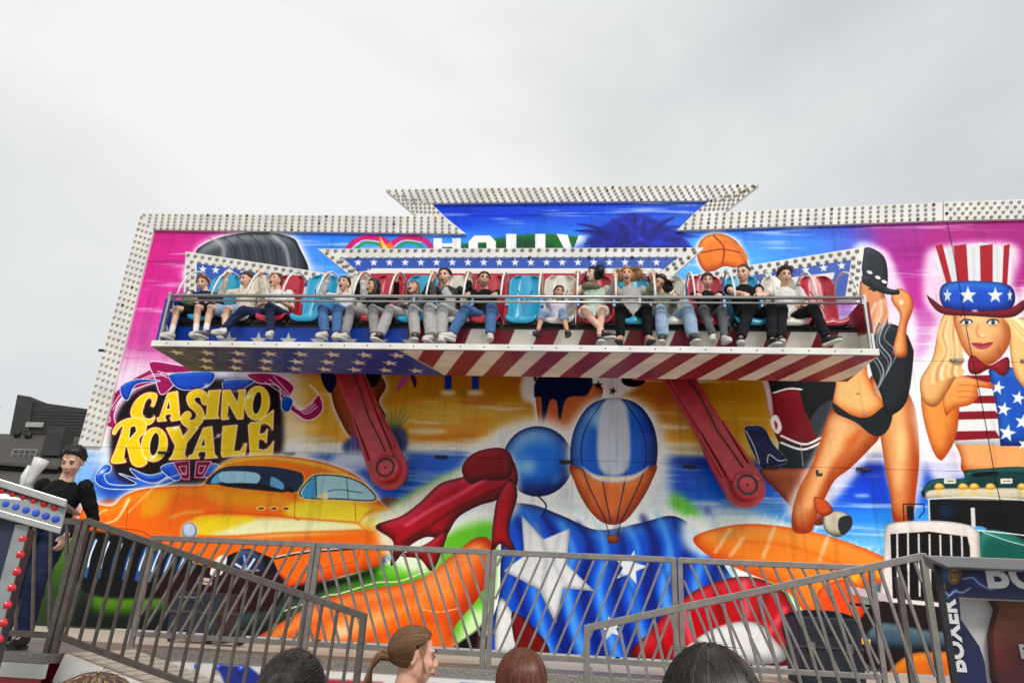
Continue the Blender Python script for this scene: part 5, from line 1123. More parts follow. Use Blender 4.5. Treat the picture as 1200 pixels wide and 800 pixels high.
def add_head(b, c, R_, s, jaw=0.0, fem=False):
    c = Vector(c)
    def fn(d):
        k = 1.0
        if d.z < 0: k *= 1-.10*(-d.z)**1.5
        return k
    def W(x, y, z): return c+R_@(Vector((x, y, z))*s)
    # skull and face masses (x right, -y front, z up)
    b.ball(W(0, .012, .03), (.074*s, .092*s, .085*s), 16, 12, rot=R_); b.ball(W(0, -.03, -.02), (.062*s, .058*s, .085*s), 16, 12, rot=R_)
    b.ball(W(0, -.045, -.075-jaw*.02), ((.034 if fem else .04)*s, .034*s, .03*s), 12, 8, rot=R_); b.ball(W(0, -.005, -.045), (.058*s, .065*s, .055*s), 12, 8, rot=R_)
    for q in (-1, 1):
        b.ball(W(q*.034, -.066, -.022), (.022*s, .02*s, .022*s), 10, 8, rot=R_); b.ball(W(q*.075, .01, -.005), (.009*s, .02*s, .032*s), 8, 6, rot=R_)
        b.ball(W(q*.03, -.08, .03), (.024*s, .012*s, .008*s), 8, 6, rot=R_)
    b.tube([W(0, -.082, .02), W(0, -.094, -.005), W(0, -.101, -.024), W(0, -.088, -.032)], [.008*s, .010*s, .013*s, .011*s], 8); b.ball(W(-.012, -.095, -.029), .009*s, 8, 6); b.ball(W(.012, -.095, -.029), .009*s, 8, 6)
    b.ball(W(0, -.088, -.055), (.024*s, .01*s, .012*s), 10, 6, rot=R_)
def face(root, c, R_, s, mouth, brow, look=0):
    c = Vector(c)
    def W(x, y, z): return c+R_@(Vector((x, y, z))*s)
    for q in (-1, 1):
        b = MB(); b.ball(W(q*.031, -.0825, .006), (.0125*s, .005*s, 0.0042*s if mouth < 1 else .003*s), 10, 6, 0, rot=R_); b.ball(W(q*.031+look*.004, -.0865, .006), (.0058*s, .004*s, .0052*s if mouth < 1 else .0037*s), 8, 6, 1, rot=R_)
        b.tube([W(q*.017, -.0865, .0115), W(q*.031, -.0885, .0145), W(q*.047, -.082, .010)], [.0014*s, .0022*s, .0014*s], 5, 1); b.build('eye', [m_eyew, m_iris], root, smooth=True)
        MB().tube([W(q*.014, -.092, .028), W(q*.03, -.0935, .035), W(q*.05, -.083, .029)], [.003*s, .004*s, .0018*s], 6).build('eyebrow', [brow], root, smooth=True)
    b = MB()
    if mouth >= 1:
        h = .011 if mouth == 1 else .019
        b.ball(W(0, -.0915, -.062-(h-.01)*.5), (.026*s, .011*s, h*s), 12, 8, 0, rot=R_); b.ball(W(0, -.097, -.055+0*h), (.021*s, .008*s, .0055*s), 10, 6, 1, rot=R_)
        b.tube([W(-.028, -.088, -.056), W(-.012, -.0965, -.0475), W(.012, -.0965, -.0475), W(.028, -.088, -.056)], [.002*s, .004*s, .004*s, .002*s], 6, 2); b.tube([W(-.027, -.088, -.06), W(0, -.095, -.066-h*.75), W(.027, -.088, -.06)], [.002*s, .0045*s, .002*s], 6, 2)
    else:
        b.tube([W(-.024, -.09, -.06), W(-.01, -.0955, -.057), W(.01, -.0955, -.057), W(.024, -.09, -.06)], [.0015*s, .0038*s, .0038*s, .0015*s], 6, 2); b.tube([W(-.02, -.09, -.063), W(0, -.0955, -.066), W(.02, -.09, -.063)], [.0015*s, .0045*s, .0015*s], 6, 2)
    b.build('mouth', [m_mouth, m_teeth, m_lip], root, smooth=True)
def hair(root, c, R_, s, style, m, seed=1, vox=.007, nstr=140):
    rg = random.Random(seed); c = Vector(c); b = MB()
    def W(x, y, z): return c+R_@(Vector((x, y, z))*s)
    low = {'short': -.35, 'crop': -.35}.get(style, -.75)
    def surf(d, k=1.0):
        return Vector((d.x*.083, d.y*.1+.01, d.z*.097+.028))*k
    n, mm = 28, 18; vs = []; 
    for i in range(mm+1):
        th = math.pi*i/mm
        for j in range(n):
            ph = 2*math.pi*j/n; d = Vector((math.sin(th)*math.cos(ph), math.sin(th)*math.sin(ph), math.cos(th)))
            h = d.z*.95+d.y*.8+(.13 if style in ('short', 'fringe', 'mop') else .07)
            if d.y > 0 and d.z < low: h = -.2
            k = max(min((h+.03)/.14, 1), 0); k = k*k*(3-2*k)
            lump = 1+.05*math.sin(ph*7+seed)*math.sin(th*5)*k+rg.uniform(-.02, .03)*k
            vol_ = {'short': 1.09, 'crop': .965, 'bun': 1.03, 'long': 1.08, 'mop': 1.2, 'fly': 1.12, 'tail': 1.04, 'fringe': 1.12, 'base': .955}.get(style, 1)
            k3 = max(min((h-.02)/.42, 1), 0)**.6; p = surf(d, (.72+(.965-.72)*k+(vol_-.965)*k3)*(1+(lump-1)*k3)); vs.append(c+R_@(p*s))
    b.add(vs, [(i*n+j, (i+1)*n+j, (i+1)*n+(j+1) % n, i*n+(j+1) % n) for i in range(mm) for j in range(n)])
    if style == 'bun' and nstr: b.ball(W(.0, .1, .03), (.032*s, .028*s, .032*s), 10, 8)
    if style in ('long',):
        for q in (-1, 1): b.tube([W(q*.066, .0, .05), W(q*.086, .01, -.03), W(q*.085, -.005, -.13), W(q*.075, -.03, -.21)], [(.03*s, .02*s), (.03*s, .022*s), (.03*s, .02*s), (.012*s, .01*s)], 10)
        b.tube([W(0, .07, .03), W(0, .085, -.06), W(0, .08, -.16)], [(.075*s, .035*s), (.08*s, .03*s), (.06*s, .02*s)], 12, ax=R_@V(1, 0, 0))
    if style == 'fly':
        for q, L_ in ((1, 1.25), (-1, .8)): b.ball(W(q*.085, .02, .0), (.055*L_*s, .06*s, .085*s), 12, 8); b.ball(W(q*.12*L_, .0, .02), (.045*L_*s, .045*s, .06*s), 12, 8)
    o = b.build('hair', [m], root, smooth=True); rem(o, vox*s if s > 1 else vox, 2)
    # locks
    b = MB()
    for k in range(nstr):
        ph = rg.uniform(0, 2*math.pi); th = rg.uniform(0, 1.5 if style in ('short', 'crop', 'mop', 'fringe') else 1.9)
        d = Vector((math.sin(th)*math.cos(ph), math.sin(th)*math.sin(ph), math.cos(th)))
        if d.z*.95+d.y*.8 < .02: continue
        p = surf(d, .985 if style != 'mop' else 1.1); tn = Vector((d.x*.7, d.y*.2-.3*(1 if style in ('short', 'mop', 'fringe') else -1), -.8+rg.uniform(-.3, .5))); tn = (tn-d*tn.dot(d)).normalized()+d*rg.uniform(-.1, .1 if style != 'mop' else .55)
        L_ = {'short': .04, 'crop': .012, 'mop': .06, 'fringe': .05}.get(style, .05)*rg.uniform(.6, 1.3); w_ = .004 if style != 'crop' else .002
        P = [c+R_@(q*s) for q in (p*.97, p+tn*L_*.5+d*.004, p+tn*L_+d*.0)]
        b.tube(P, [w_*s, w_*.9*s, .0008*s], 5)
    if style in ('fly',):
        for k in range(320):
            ph = rg.uniform(-1, 1); q = 1 if rg.random() < .68 else -1
            p0 = V(q*.05, rg.uniform(-.03, .07), rg.uniform(0, .1)); p1 = V(q*rg.uniform(.1, .16), rg.uniform(-.05, .08), rg.uniform(-.06, .12)); p2 = p1+V(q*rg.uniform(.0, .09), rg.uniform(-.05, .03), rg.uniform(-.09, .06))
            b.tube([c+R_@(x*s) for x in (p0, p1, p2)], [.004*s, .0026*s, .0006*s], 4)
    if style in ('long', 'tail') and nstr:
        for k in range(70):
            q = rg.choice((-1, 1)); x = rg.uniform(.055, .095); p0 = V(q*.06, rg.uniform(-.01, .06), .06); p1 = V(q*x, rg.uniform(-.01, .06), -.05); p2 = V(q*(x+rg.uniform(-.02, .02)), rg.uniform(-.05, .05), -.13-rg.uniform(0, .09)*(style == 'long'))
            b.tube([c+R_@(x_*s) for x_ in (p0, p1, p2)], [.004*s, .0035*s, .0008*s], 4)
    if b.v: tag(b.build('hair_lock', [m], root, smooth=True, fix=False), kind='stuff')
BASEH = {k: mat('hair_base_'+k, c, .6, 0, .2, 30, 0, 120, spec=.2) for k, c in dict(brown='2a1c12', dark='100c0a', blond='6c5230', sand='4e3822', auburn='3c1c10', mid='2c1e14').items()}
def person(label, group, hip, neck, headc, rot, legs, hands, top, bottom, shoes, skin='fair', hairst=('short', 'brown'), s=1.0, mouth=0, sleeve='long', leg='jeans', flare=1.0, seed=1, vox=.0085, sock=None, extra=None, shw=.178, shoulders=None, fs=None, feet_dir=(0, -1, 0), hd=None, nst=140):
    """joints in world metres; legs = [(knee, ankle)]*2, hands = [(wrist target, hand direction, palm normal, curl)]*2, left of the picture first"""
    hip, neck, headc = Vector(hip), Vector(neck), Vector(headc); fs = fs or s; Rh = head_rot(*rot)
    root = empty('person', (hip.x, hip.y, min(l[1][2] for l in legs)-.08), label, 'person', group)
    up = (neck-hip).normalized(); side = V(1, 0, 0)
    if shoulders: side = Vector(shoulders).normalized()
    sh = [neck-up*.055*s+side*q*shw*s for q in (-1, 1)]; hp = [hip+V(q*.09*s, 0, 0) for q in (-1, 1)]
    if shoulders: hp = [hip+side*q*.09*s for q in (-1, 1)]
    chest = hip.lerp(neck, .62); waist = hip.lerp(neck, .3)
    sk = SK[skin]; b = MB(); ht = MB(); bt = MB()
    # body
    b.tube([hip-up*.06*s, hip+up*.04*s, waist, chest, neck-up*.06*s, neck-up*.01*s], [(.12*s, .09*s), (.14*s, .1*s), (.12*s, .085*s), (.14*s, .095*s), (.085*s, .055*s), (.052*s, .048*s)], 14, ax=side)
    b.tube([neck-up*.05*s, neck.lerp(headc, .45), headc+Rh@V(0, .02, -.03)*s], [.058*s, .05*s, .05*s], 12)
    add_head(b, headc, Rh, s*fs/s, 0 if mouth < 2 else 1, hairst[0] not in ('short', 'crop', 'mop'))
    armj = []
    for q in (0, 1):
        tgt, dd, pn, cu, pole = hands[q]
        el, wr = ik(sh[q], tgt, .27*s, .245*s, pole); armj.append((sh[q], el, wr))
        b.tube([sh[q], sh[q].lerp(el, .5), el, el.lerp(wr, .35), wr], [.048*s, .043*s, .035*s, .036*s, .023*s], 10); b.ball(sh[q], .052*s, 10, 8); b.ball(el, .036*s, 10, 6); b.ball(wr, .023*s, 8, 6)
        hand(b, wr, dd if dd else (wr-el), pn, .95*s, cu)
    for q in (0, 1):
        k, a = Vector(legs[q][0]), Vector(legs[q][1])
        b.tube([hp[q], hp[q].lerp(k, .5), k, k.lerp(a, .3), a], [.078*s, .07*s, .05*s, .05*s, .033*s], 12); b.ball(hp[q], .085*s, 10, 8); b.ball(k, .05*s, 10, 8); b.ball(a, .035*s, 8, 6)
        fd = Vector(feet_dir[q] if isinstance(feet_dir[0], tuple) else feet_dir).normalized(); b.tube([a, a-V(0, 0, .03)*s+fd*.05*s, a-V(0, 0, .045)*s+fd*.13*s], [.034*s, .034*s, .022*s], 8)
    o = b.build('body', [sk], root, smooth=True); rem(o, vox, 3)
    face(root, headc, Rh, fs, mouth, HR[hairst[1]])
    hair(root, headc, Rh, fs*1.02, hairst[0], (BASEH if hairst[0] == 'base' else HR)[hairst[1]], seed, nstr=nst)
    # top
    t = .014*s
    ht.tube([hip-up*.03*s, hip+up*.06*s, waist, chest, neck-up*.09*s, neck-up*.045*s, neck-up*.008*s], [(.155*s, .118*s), (.157*s, .12*s), (.145*s, .108*s), (.162*s, .12*s), (.155*s, .1*s), (.115*s, .082*s), (.068*s, .066*s)], 16, ax=side)
    for q in (0, 1):
        S_, E_, W_ = armj[q]; ht.ball(S_, .066*s, 12, 8)
        if sleeve == 'none': continue
        if sleeve == 'short': ht.tube([S_, S_.lerp(E_, .35), S_.lerp(E_, .72)], [.066*s, .062*s, .06*s], 12)
        else: ht.tube([S_, S_.lerp(E_, .5), E_, E_.lerp(W_, .5), E_.lerp(W_, .93)], [.064*s, .058*s, .05*s, .046*s, .036*s], 12); ht.ball(E_, .05*s, 10, 6)
    if extra == 'hood': ht.tube([neck+V(-.09, .03, -.0)*s, neck+V(-.04, .085, .03)*s, neck+V(.04, .085, .03)*s, neck+V(.09, .03, 0)*s, neck+V(.05, -.06, -.02)*s, neck+V(-.05, -.06, -.02)*s, neck+V(-.09, .03, 0)*s], [.036*s]*7, 10)
    if extra == 'scarf': pass
    o = ht.build('top', [top], root, smooth=True); rem(o, .011, 2, .022*s, .07)
    # trousers / shorts
    if leg != 'none':
        bt.tube([hip-up*.075*s, hip, hip+up*.07*s], [(.13*s, .11*s), (.155*s, .118*s), (.15*s, .112*s)], 14, ax=side)
        for q in (0, 1):
            k, a = Vector(legs[q][0]), Vector(legs[q][1]); bt.ball(hp[q], .1*s, 12, 8)
            if leg == 'shorts': bt.tube([hp[q], hp[q].lerp(k, .5), hp[q].lerp(k, .86)], [.1*s, .094*s, .088*s], 12)
            elif leg == 'crop': bt.tube([hp[q], hp[q].lerp(k, .5), k, k.lerp(a, .45)], [.098*s, .086*s, .072*s, .075*s*flare], 12); bt.ball(k, .07*s, 10, 8)
            else: bt.tube([hp[q], hp[q].lerp(k, .5), k, k.lerp(a, .5), k.lerp(a, .97)], [.1*s, .09*s, .077*s, .066*s*max(flare, .95), .058*s*max(flare, .95)], 12); bt.ball(k, .078*s, 10, 8)
        o = bt.build('shorts' if leg == 'shorts' else 'trousers', [bottom], root, smooth=True); rem(o, .0115, 2, .018*s, .06)
    for q in (0, 1):
        k, a = Vector(legs[q][0]), Vector(legs[q][1]); fd = Vector(feet_dir[q] if isinstance(feet_dir[0], tuple) else feet_dir).normalized(); sd = fd.cross(V(0, 0, 1)).normalized()
        if sock: MB().tube([a.lerp(k, .3), a, a-V(0, 0, .03)*s], [.042*s, .038*s, .04*s], 10).build('sock', [sock], root, smooth=True)
        if shoes is None: continue
        b = MB(); p = a-V(0, 0, .03)*s
        b.tube([p-fd*.06*s+V(0,0,.01), p-fd*.02*s, p+fd*.06*s-V(0,0,.012)*s, p+fd*.14*s-V(0,0,.03)*s, p+fd*.175*s-V(0,0,.036)*s], [(.03*s, .036*s), (.042*s, .048*s), (.044*s, .042*s), (.044*s, .028*s), (.026*s, .016*s)], 12, ax=sd)
        b.ball(a-V(0,0,.0), .043*s, 10, 6)
        so_ = b.build('shoe', [shoes[0]], root, smooth=True)
        b = MB(); z = -.052*s; pts = [(-.065,.0),(-.05,.03),(0,.037),(.06,.042),(.12,.047),(.165,.035),(.185,0),(.165,-.035),(.12,-.047),(.06,-.042),(0,-.037),(-.05,-.03)]
        bot = [p+fd*x*s+sd*y*s+V(0, 0, z-.016*s) for x, y in pts]; tp_ = [p+fd*x*s+sd*y*s+V(0, 0, z+.010*s) for x, y in pts]; n = len(pts)
        b.add(bot+tp_, [tuple(range(n-1, -1, -1)), tuple(range(n, 2*n))]+[(i, (i+1) % n, (i+1) % n+n, i+n) for i in range(n)]); b.build('sole', [shoes[1]], so_, bevel=.004)
    return root, dict(sh=sh, arm=armj, R=Rh, up=up, side=side)
c_ = cloth
NAVY = c_('navy', '1c2338'); BLK = c_('black', '0e0e10', var=.2); WHT = c_('white', 'd2d0cc', var=.03); CRM = c_('cream', 'cdc4b0', var=.04); GRY = c_('grey', '8c8c8c'); LGR = c_('light_grey', 'a9a7a6', var=.08); DJN = c_('dark_denim', '222d4a', .9, .5, 150, .2); BJN = c_('blue_denim', '4a6ea0', .9, .5, 150, .2); LJN = c_('pale_denim', '93aac4', .9, .5, 150, .12); GJN = c_('grey_denim', '5c5e62', .9, .5, 150, .2); KJN = c_('black_denim', '1e2024', .9, .5, 150, .2)
MINT = c_('mint_print', 'a9bfae', .85, .3, 60, .3); CAM = c_('olive_print', '70735c', .85, .3, 60, .5); LIL = c_('lilac', 'c4bccb', var=.06); LEA = mat('leather_black', '0e0e10', .5, 0, .2, 20, .4, 60, spec=.3); SCF = c_('scarf', '7d7264', .95, .6, 60, .3); RUST = c_('rust', '6e2a26')
SW = mat('shoe_white', 'c9c6bf', .5, 0, .08, 10); SB = mat('shoe_black', '17181a', .5, 0, .1, 10); SG = mat('shoe_grey', '5c6066', .5, 0, .1, 10); SOL = mat('sole_white', 'cfccc4', .6, 0, .06, 10)
STC = mat('sock_white', 'd4d2ce', .9); LAV = mat('sock_lavender', '9c93b4', .9)
TI = c_
GRP = 'riders sitting along the swinging bench'
def px(x, y, Y): return Vector(at(x, y, Y))
def hoopY(z):  # depth of the grab hoop at height z
    P = [(8.46, 5.47), (8.5, 5.64), (8.58, 5.81), (8.7, 5.94), (8.85, 6.03), (9.02, 6.06)]
    for (y0, z0), (y1, z1) in zip(P, P[1:]):
        if z <= z1: return y0+(y1-y0)*(z-z0)/(z1-z0)
    return 9.0
def hoop(i, z):
    z -= .07; return V(HX0+HP*i, hoopY(z)+.02, z)
def rider(label, seat, hx, hy, knees, feet, hands, s=1.0, rot=(0, 0, 0), lean=0, fd=None, **k):
    rot = (rot[0], rot[1]+.2, rot[2])
    sx = HX0+HP*(seat+.5); hip = V(sx, 9.0, 5.40 if s > .9 else 5.37); headc = px(hx, hy, 8.98); 
    neck = V(headc.x*.75+sx*.25, 9.04, headc.z-.135*s); 
    legs = []
    for (kx, ky), (fx, fy) in zip(knees, feet):
        kk = px(kx, ky, 8.62); a = px(fx, fy-4.5*s, 8.56); a.z = max(a.z, 4.9)
        hpj = hip+V((-.09 if len(legs) == 0 else .09)*s, 0, 0); d = kk-hpj; kk = hpj+d.normalized()*min(max(d.length, .36*s), .45*s); kk.z = max(kk.z, 5.36*1.0)
        d = a-kk; a = kk+d.normalized()*min(max(d.length, .34*s), .42*s); a.z = max(a.z, 4.89); legs.append((kk, a))
    HH = []
    for q, h in enumerate(hands):
        pole = V(-.5 if q == 0 else .5, -.1, -1)
        if h[0] == 'hoop': p = hoop(h[1], h[2]); HH.append((p+V(0, .045, -.045), V(0, -.35, 1), V(0, -1, -.2), 1.15, pole))
        elif h[0] == 'bar': p = px(h[1], 348, 8.5); HH.append((V(p.x, 8.53, 5.56), V(0, -.7, -.35), V(0, -.3, -1), 1.1, pole))
        elif h[0] == 'lap': HH.append((hip+V((-.12 if q == 0 else .12)*s, -.24, .12), V(.5 if q == 0 else -.5, -1, -.2), V(0, 0, -1), .5, pole))
        else: p = px(h[1], h[2], h[3]); HH.append((p, V(0, -.3, 1), V(0, -1, 0), .9, pole))
    feet_dir = fd or ((-.25, -1, -.1), (.25, -1, -.1))
    return person(label, GRP, hip, neck, headc, rot, legs, HH, s=s, feet_dir=feet_dir, **k)
R_ = rider
r = R_('boy in navy hoodie and dark shorts on the leftmost cyan seat', 0, 237, 332, [(206,362),(232,360)], [(200,398),(229,398)], [('lap',),('lap',)], rot=(.15,.1,-.1), top=NAVY, bottom=BLK, shoes=(SW, SOL), hairst=('fringe', 'sand'), sleeve='long', leg='shorts', sock=STC, extra='hood', s=.95, seed=2, mouth=0)
bag = empty('rider_bag', tuple(r[0].location), 'small brown camouflage bag on the lap of the boy in the navy hoodie', 'bag'); L0 = px(222, 352, 8.72)
o = MB().ball(L0, (.13, .07, .09), 14, 10).build('bag_body', [CAM], bag, smooth=True); rem(o, .012, 2, .03, .05); MB().tube([L0+V(-.08,-.03,.07), L0+V(-.03,-.05,.13), L0+V(.05,-.05,.13), L0+V(.09,-.03,.07)], .009, 6).build('strap', [BLK], bag, smooth=True)
R_('boy in cream sweatshirt and pale shorts holding two hoops on the second seat', 1, 289, 328, [(246,360),(266,362)], [(241,393),(262,396)], [('hoop',1,6.0),('hoop',2,6.0)], rot=(-.45,.05,0), top=CRM, bottom=LJN, shoes=(SG, SOL), hairst=('short', 'mid'), leg='shorts', sock=STC, s=.97, seed=3, mouth=1)
R_('laughing girl in white top and dark jeans with legs apart on the third seat', 2, 323, 329, [(276,366),(316,360)], [(258,393),(318,399)], [('lap',),('lap',)], rot=(-.3,-.25,.1), top=WHT, bottom=DJN, shoes=(SW, SOL), skin='pink', hairst=('bun', 'sand'), sleeve='short', s=.95, seed=4, mouth=2)
R_('laughing girl in white sweater and blue jeans beside the empty cyan seat', 4, 403, 333, [(378,361),(396,361)], [(381,397),(394,399)], [('hoop',4,5.97),('hoop',5,5.97)], rot=(-.1,-.25,.05), top=WHT, bottom=BJN, shoes=(SW, SOL), skin='pink', hairst=('bun', 'brown'), s=.95, seed=5, mouth=2, flare=1.15)
R_('dark haired girl in black top turned aside, grey jeans, on red seat', 5, 437, 336, [(409,362),(437,364)], [(404,398),(439,399)], [('hoop',5,6.0),('hoop',6,5.95)], rot=(-.75,-.15,0), top=BLK, bottom=GRY, shoes=(SW, SOL), skin='olive', hairst=('long', 'dark'), s=.94, seed=6, mouth=2, flare=1.1)
R_('long haired girl with head thrown back in grey and black jacket and pale trousers', 6, 484, 338, [(457,363),(484,363)], [(444,400),(487,401)], [('lap',),('hoop',7,5.95)], rot=(-.25,-.45,-.15), top=GJN, bottom=LGR, shoes=(SB, SOL), skin='pink', hairst=('long', 'sand'), s=.95, seed=7, mouth=2, flare=1.25)
r = R_('tall girl in black leather jacket over pale tee, grey white trousers', 7, 521, 324, [(503,361),(519,361)], [(505,401),(517,401)], [('hoop',7,6.02),('hoop',8,6.0)], rot=(-.12,-.0,0), top=LEA, bottom=LGR, shoes=(SW, SOL), skin='fair', hairst=('bun', 'dark'), s=1.02, seed=8, mouth=1, flare=1.3)
ch = r[1]['up']; hp_ = V(HX0+HP*7.5, 9.0, 5.4); nk = px(521, 342, 8.88); MB().tube([V(hp_.x, 8.86, 5.47), V(hp_.x, 8.868, 5.62), V(nk.x, 8.9, 5.76), V(nk.x, 8.95, 5.84)], [(.075, .03), (.07, .03), (.06, .03), (.03, .02)], 12, ax=(1,0,0)).build('inner_shirt', [LGR], r[0], smooth=True)
R_('smiling dark haired girl in black top with both hands on the bar, blue jeans', 8, 567, 328, [(546,362),(576,360)], [(529,396),(574,400)], [('bar',548),('bar',580)], rot=(.3,-.1,0), top=BLK, bottom=BJN, shoes=(SW, SOL), skin='olive', hairst=('bun', 'dark'), s=.97, seed=9, mouth=1, flare=1.15, fd=((-.9,-.6,.1),(.2,-1,-.1)))
R_('small child in lilac tee and pale cropped jeans on an ivory seat', 10, 655, 343, [(634,364),(659,364)], [(629,397),(666,397)], [('hoop',10,5.98),('hoop',11,5.98)], rot=(.3,-.1,0), top=LIL, bottom=LJN, shoes=(SB, SB), skin='olive', hairst=('tail', 'dark'), sleeve='short', leg='crop', s=.78, fs=.82, seed=10, mouth=1)
r = R_('woman with windblown black hair, knitted scarf, mint blouse and bare crossed legs', 11, 695, 323, [(684,363),(706,362)], [(712,399),(702,400)], [('hoop',11,6.03),('hoop',12,5.9)], rot=(-.9,-.3,0), top=MINT, bottom=WHT, shoes=(SB, SOL), skin='fair', hairst=('fly', 'dark'), sleeve='none', leg='shorts', s=1.0, seed=11, mouth=1, fd=((.9,-.6,-.1),(.2,-1,-.1)))
nk = px(693, 337, 8.99); o = MB().tube([nk+V(.095*math.cos(a), .075*math.sin(a), .012*math.sin(2*a)) for a in [i*math.pi/6 for i in range(13)]], [.042]*13, 10).build('scarf', [SCF], r[0], smooth=True); rem(o, .011, 2, .02, .03)
R_('laughing blonde woman in grey shirt and black trousers, hair blowing', 12, 735, 323, [(727,362),(757,362)], [(727,401),(760,401)], [('hoop',12,5.95),('hoop',13,5.98)], rot=(-.1,-.15,0), top=LGR, bottom=BLK, shoes=(mat('sandal', 'b98f74', .6), SB), skin='pink', hairst=('fly', 'blond'), s=1.0, seed=12, mouth=2, flare=.8)
R_('rider in olive print top and flared pale jeans, face hidden by dark hair', 13, 772, 332, [(774,363),(806,362)], [(777,400),(812,399)], [('hoop',13,5.93),('bar',790)], rot=(.2,.35,.5), top=CAM, bottom=LJN, shoes=(SB, SOL), skin='olive', hairst=('fly', 'dark'), s=.97, seed=13, mouth=0, flare=1.35)
R_('smiling boy in black tee, grey jeans and lavender socks on red seat', 14, 829, 330, [(824,363),(846,364)], [(837,401),(849,402)], [('bar',820),('bar',842)], rot=(-.05,0,0), top=BLK, bottom=GJN, shoes=(SW, SOL), skin='pink', hairst=('fringe', 'brown'), sleeve='short', s=.92, seed=14, mouth=1, sock=LAV, leg='jeans', flare=.8)
r = R_('man with cropped hair in dark vest over grey shirt, bare arms on the bar', 15, 871, 321, [(878,361),(905,361)], [(868,402),(904,403)], [('bar',876),('bar',889)], rot=(-.5,.0,.1), top=BLK, bottom=KJN, shoes=(SB, SOL), skin='fair', hairst=('crop', 'brown'), sleeve='none', s=1.08, seed=15, mouth=0)
R_('curly haired teenager in white tee with black jeans spread wide near the right end', 16, 920, 324, [(916,362),(953,361)], [(915,401),(969,400)], [('bar',893),('lap',)], rot=(.0,.0,0), top=WHT, bottom=KJN, shoes=(SB, SOL), skin='fair', hairst=('mop', 'brown'), sleeve='short', s=1.03, seed=16, mouth=0, fd=((-.2,-1,0),(.8,-.8,.1)))
# ---- attendant standing on the deck
hx_, hy_ = 85, 541; Ya = 5.8; hc = px(hx_, hy_, Ya); hip = V(hc.x-.10, Ya+.05, 2.14); zg = 1.2
sd = V(.8, -.6, 0)
legs = [((hip.x-.12, Ya+.02, 1.72), (hip.x-.2, Ya+.12, 1.31)), ((hip.x+.1, Ya-.06, 1.72), (hip.x+.06, Ya+.0, 1.31))]
dz = hc.z-.2
hip = V(hc.x-.1, Ya+.05, zg+.93); legs = [((hip.x-.13, Ya+.0, zg+.5), (hip.x-.2, Ya+.12, zg+.1)), ((hip.x+.1, Ya-.06, zg+.5), (hip.x+.07, Ya+.02, zg+.1))]
person('young attendant in black sweatshirt and blue jeans standing behind the bulb desk', None, hip, hc+V(-.03,.03,-.15), hc, (.25,.42,0), legs,
       [(hip+V(-.27,-.12,-.02), V(0,-.4,-1), V(1,0,0), .5, V(-.3,.6,-.6)), (hip+V(.25,-.1,-.06), V(0,-.3,-1), V(-1,0,0), .5, V(.3,.6,-.6))],
       BLK, DJN, (SB, SB), skin='fair', hairst=('fringe', 'dark'), s=1.06, mouth=0, seed=21, shw=.185, feet_dir=((-.5,-1,0),(.3,-1,0)))
# ---------------------------------------------------------------- onlookers seen from behind
SM = {k: [mat('strand_%s_%d' % (k, i), tuple(x*f for x in srgb(c)), .38, 0, .05, 5, spec=.45) for i, f in enumerate((.7, 1.0, 1.35))] for k, c in dict(dark='1c1512', mid='4a3222', auburn='5e2f1a', light='6b4c32').items()}
def strands(root, c, s, n, m, style, seed, mh=None):
    """real strands laid over the scalp; c head centre, face towards +Y unless style says otherwise"""
    rg = random.Random(seed); b = MB(); c = Vector(c)
    def surf(d, k): return c+Vector((d.x*.084, d.y*.104-.008, d.z*.1+.028))*s*k
    for q in range(n):
        mi = 1 if (mh and rg.random() < .22) else 0; w_ = rg.uniform(.0012, .0026)*s; P = []
        if style == 'back_long':       # hair falling straight from a crown point
            ph = rg.uniform(0, 2*math.pi); lim = rg.uniform(.9, 1.35)
            k = 1.015+.018*math.sin(ph*6+seed)+rg.uniform(-.02, .025); k2 = rg.uniform(.92, 1.08)
            for j in range(8):
                th = .08+lim*j/5
                if th < 1.45: d = Vector((math.sin(th)*math.cos(ph), math.sin(th)*math.sin(ph), math.cos(th))); P.append(surf(d, k)); last = d
                else: P.append(P[-1]+V(0, 0, -.075*s)+V(math.cos(ph)*.006*k2, math.sin(ph)*.004, 0))
        elif style == 'pulled':        # gathered to a knot low on the back
            ph = rg.uniform(0, 2*math.pi); th0 = rg.uniform(.9, 2.0); d0 = Vector((math.sin(th0)*math.cos(ph), math.sin(th0)*math.sin(ph), math.cos(th0)))
            kn = Vector((0, -.93, -.18)).normalized(); d0 = Vector((math.cos(ph), .35+rg.uniform(-.25, .3), math.sin(ph)*.9+.15)).normalized(); k = 1.02+rg.uniform(-.012, .02)
            for j in range(8): d = d0.lerp(kn, j/7.0).normalized(); P.append(surf(d, k))
        elif style == 'parted':
            sx = rg.choice((-1, 1)); y0 = rg.uniform(-.8, .6); k = 1.02+rg.uniform(-.015, .025)
            for j in range(8):
                a = .04+j*.24; d = Vector((sx*math.sin(a), y0*math.cos(a*.5)-(.12*j*.3), math.cos(a))).normalized()
                P.append(surf(d, k) if a < 1.5 else P[-1]+V(sx*.002, 0, -.06*s))
        b.tube(P, [w_]*(len(P)-1)+[w_*.3], 3, rg.choice((0, 0, 1, 1, 2)) if not mi else 3, cap=False)
    for q in range(60):
        ph = rg.uniform(0, 6.28); th = rg.uniform(.1, 1.5); d = Vector((math.sin(th)*math.cos(ph), math.sin(th)*math.sin(ph), math.cos(th))); t_ = d.cross(V(rg.uniform(-1,1), rg.uniform(-1,1), rg.uniform(-1,1))).normalized(); p = surf(d, 1.03)
        b.tube([p, p+t_*.02+d*.003, p+t_*.045+d*rg.uniform(-.004, .009)], [.0007, .0006, .0003], 3, rg.choice((0, 1, 2)), cap=False)
    mats = m+[mh or m[2]]
    tag(b.build('hair_strand', mats, root, smooth=True, fix=False), kind='stuff')
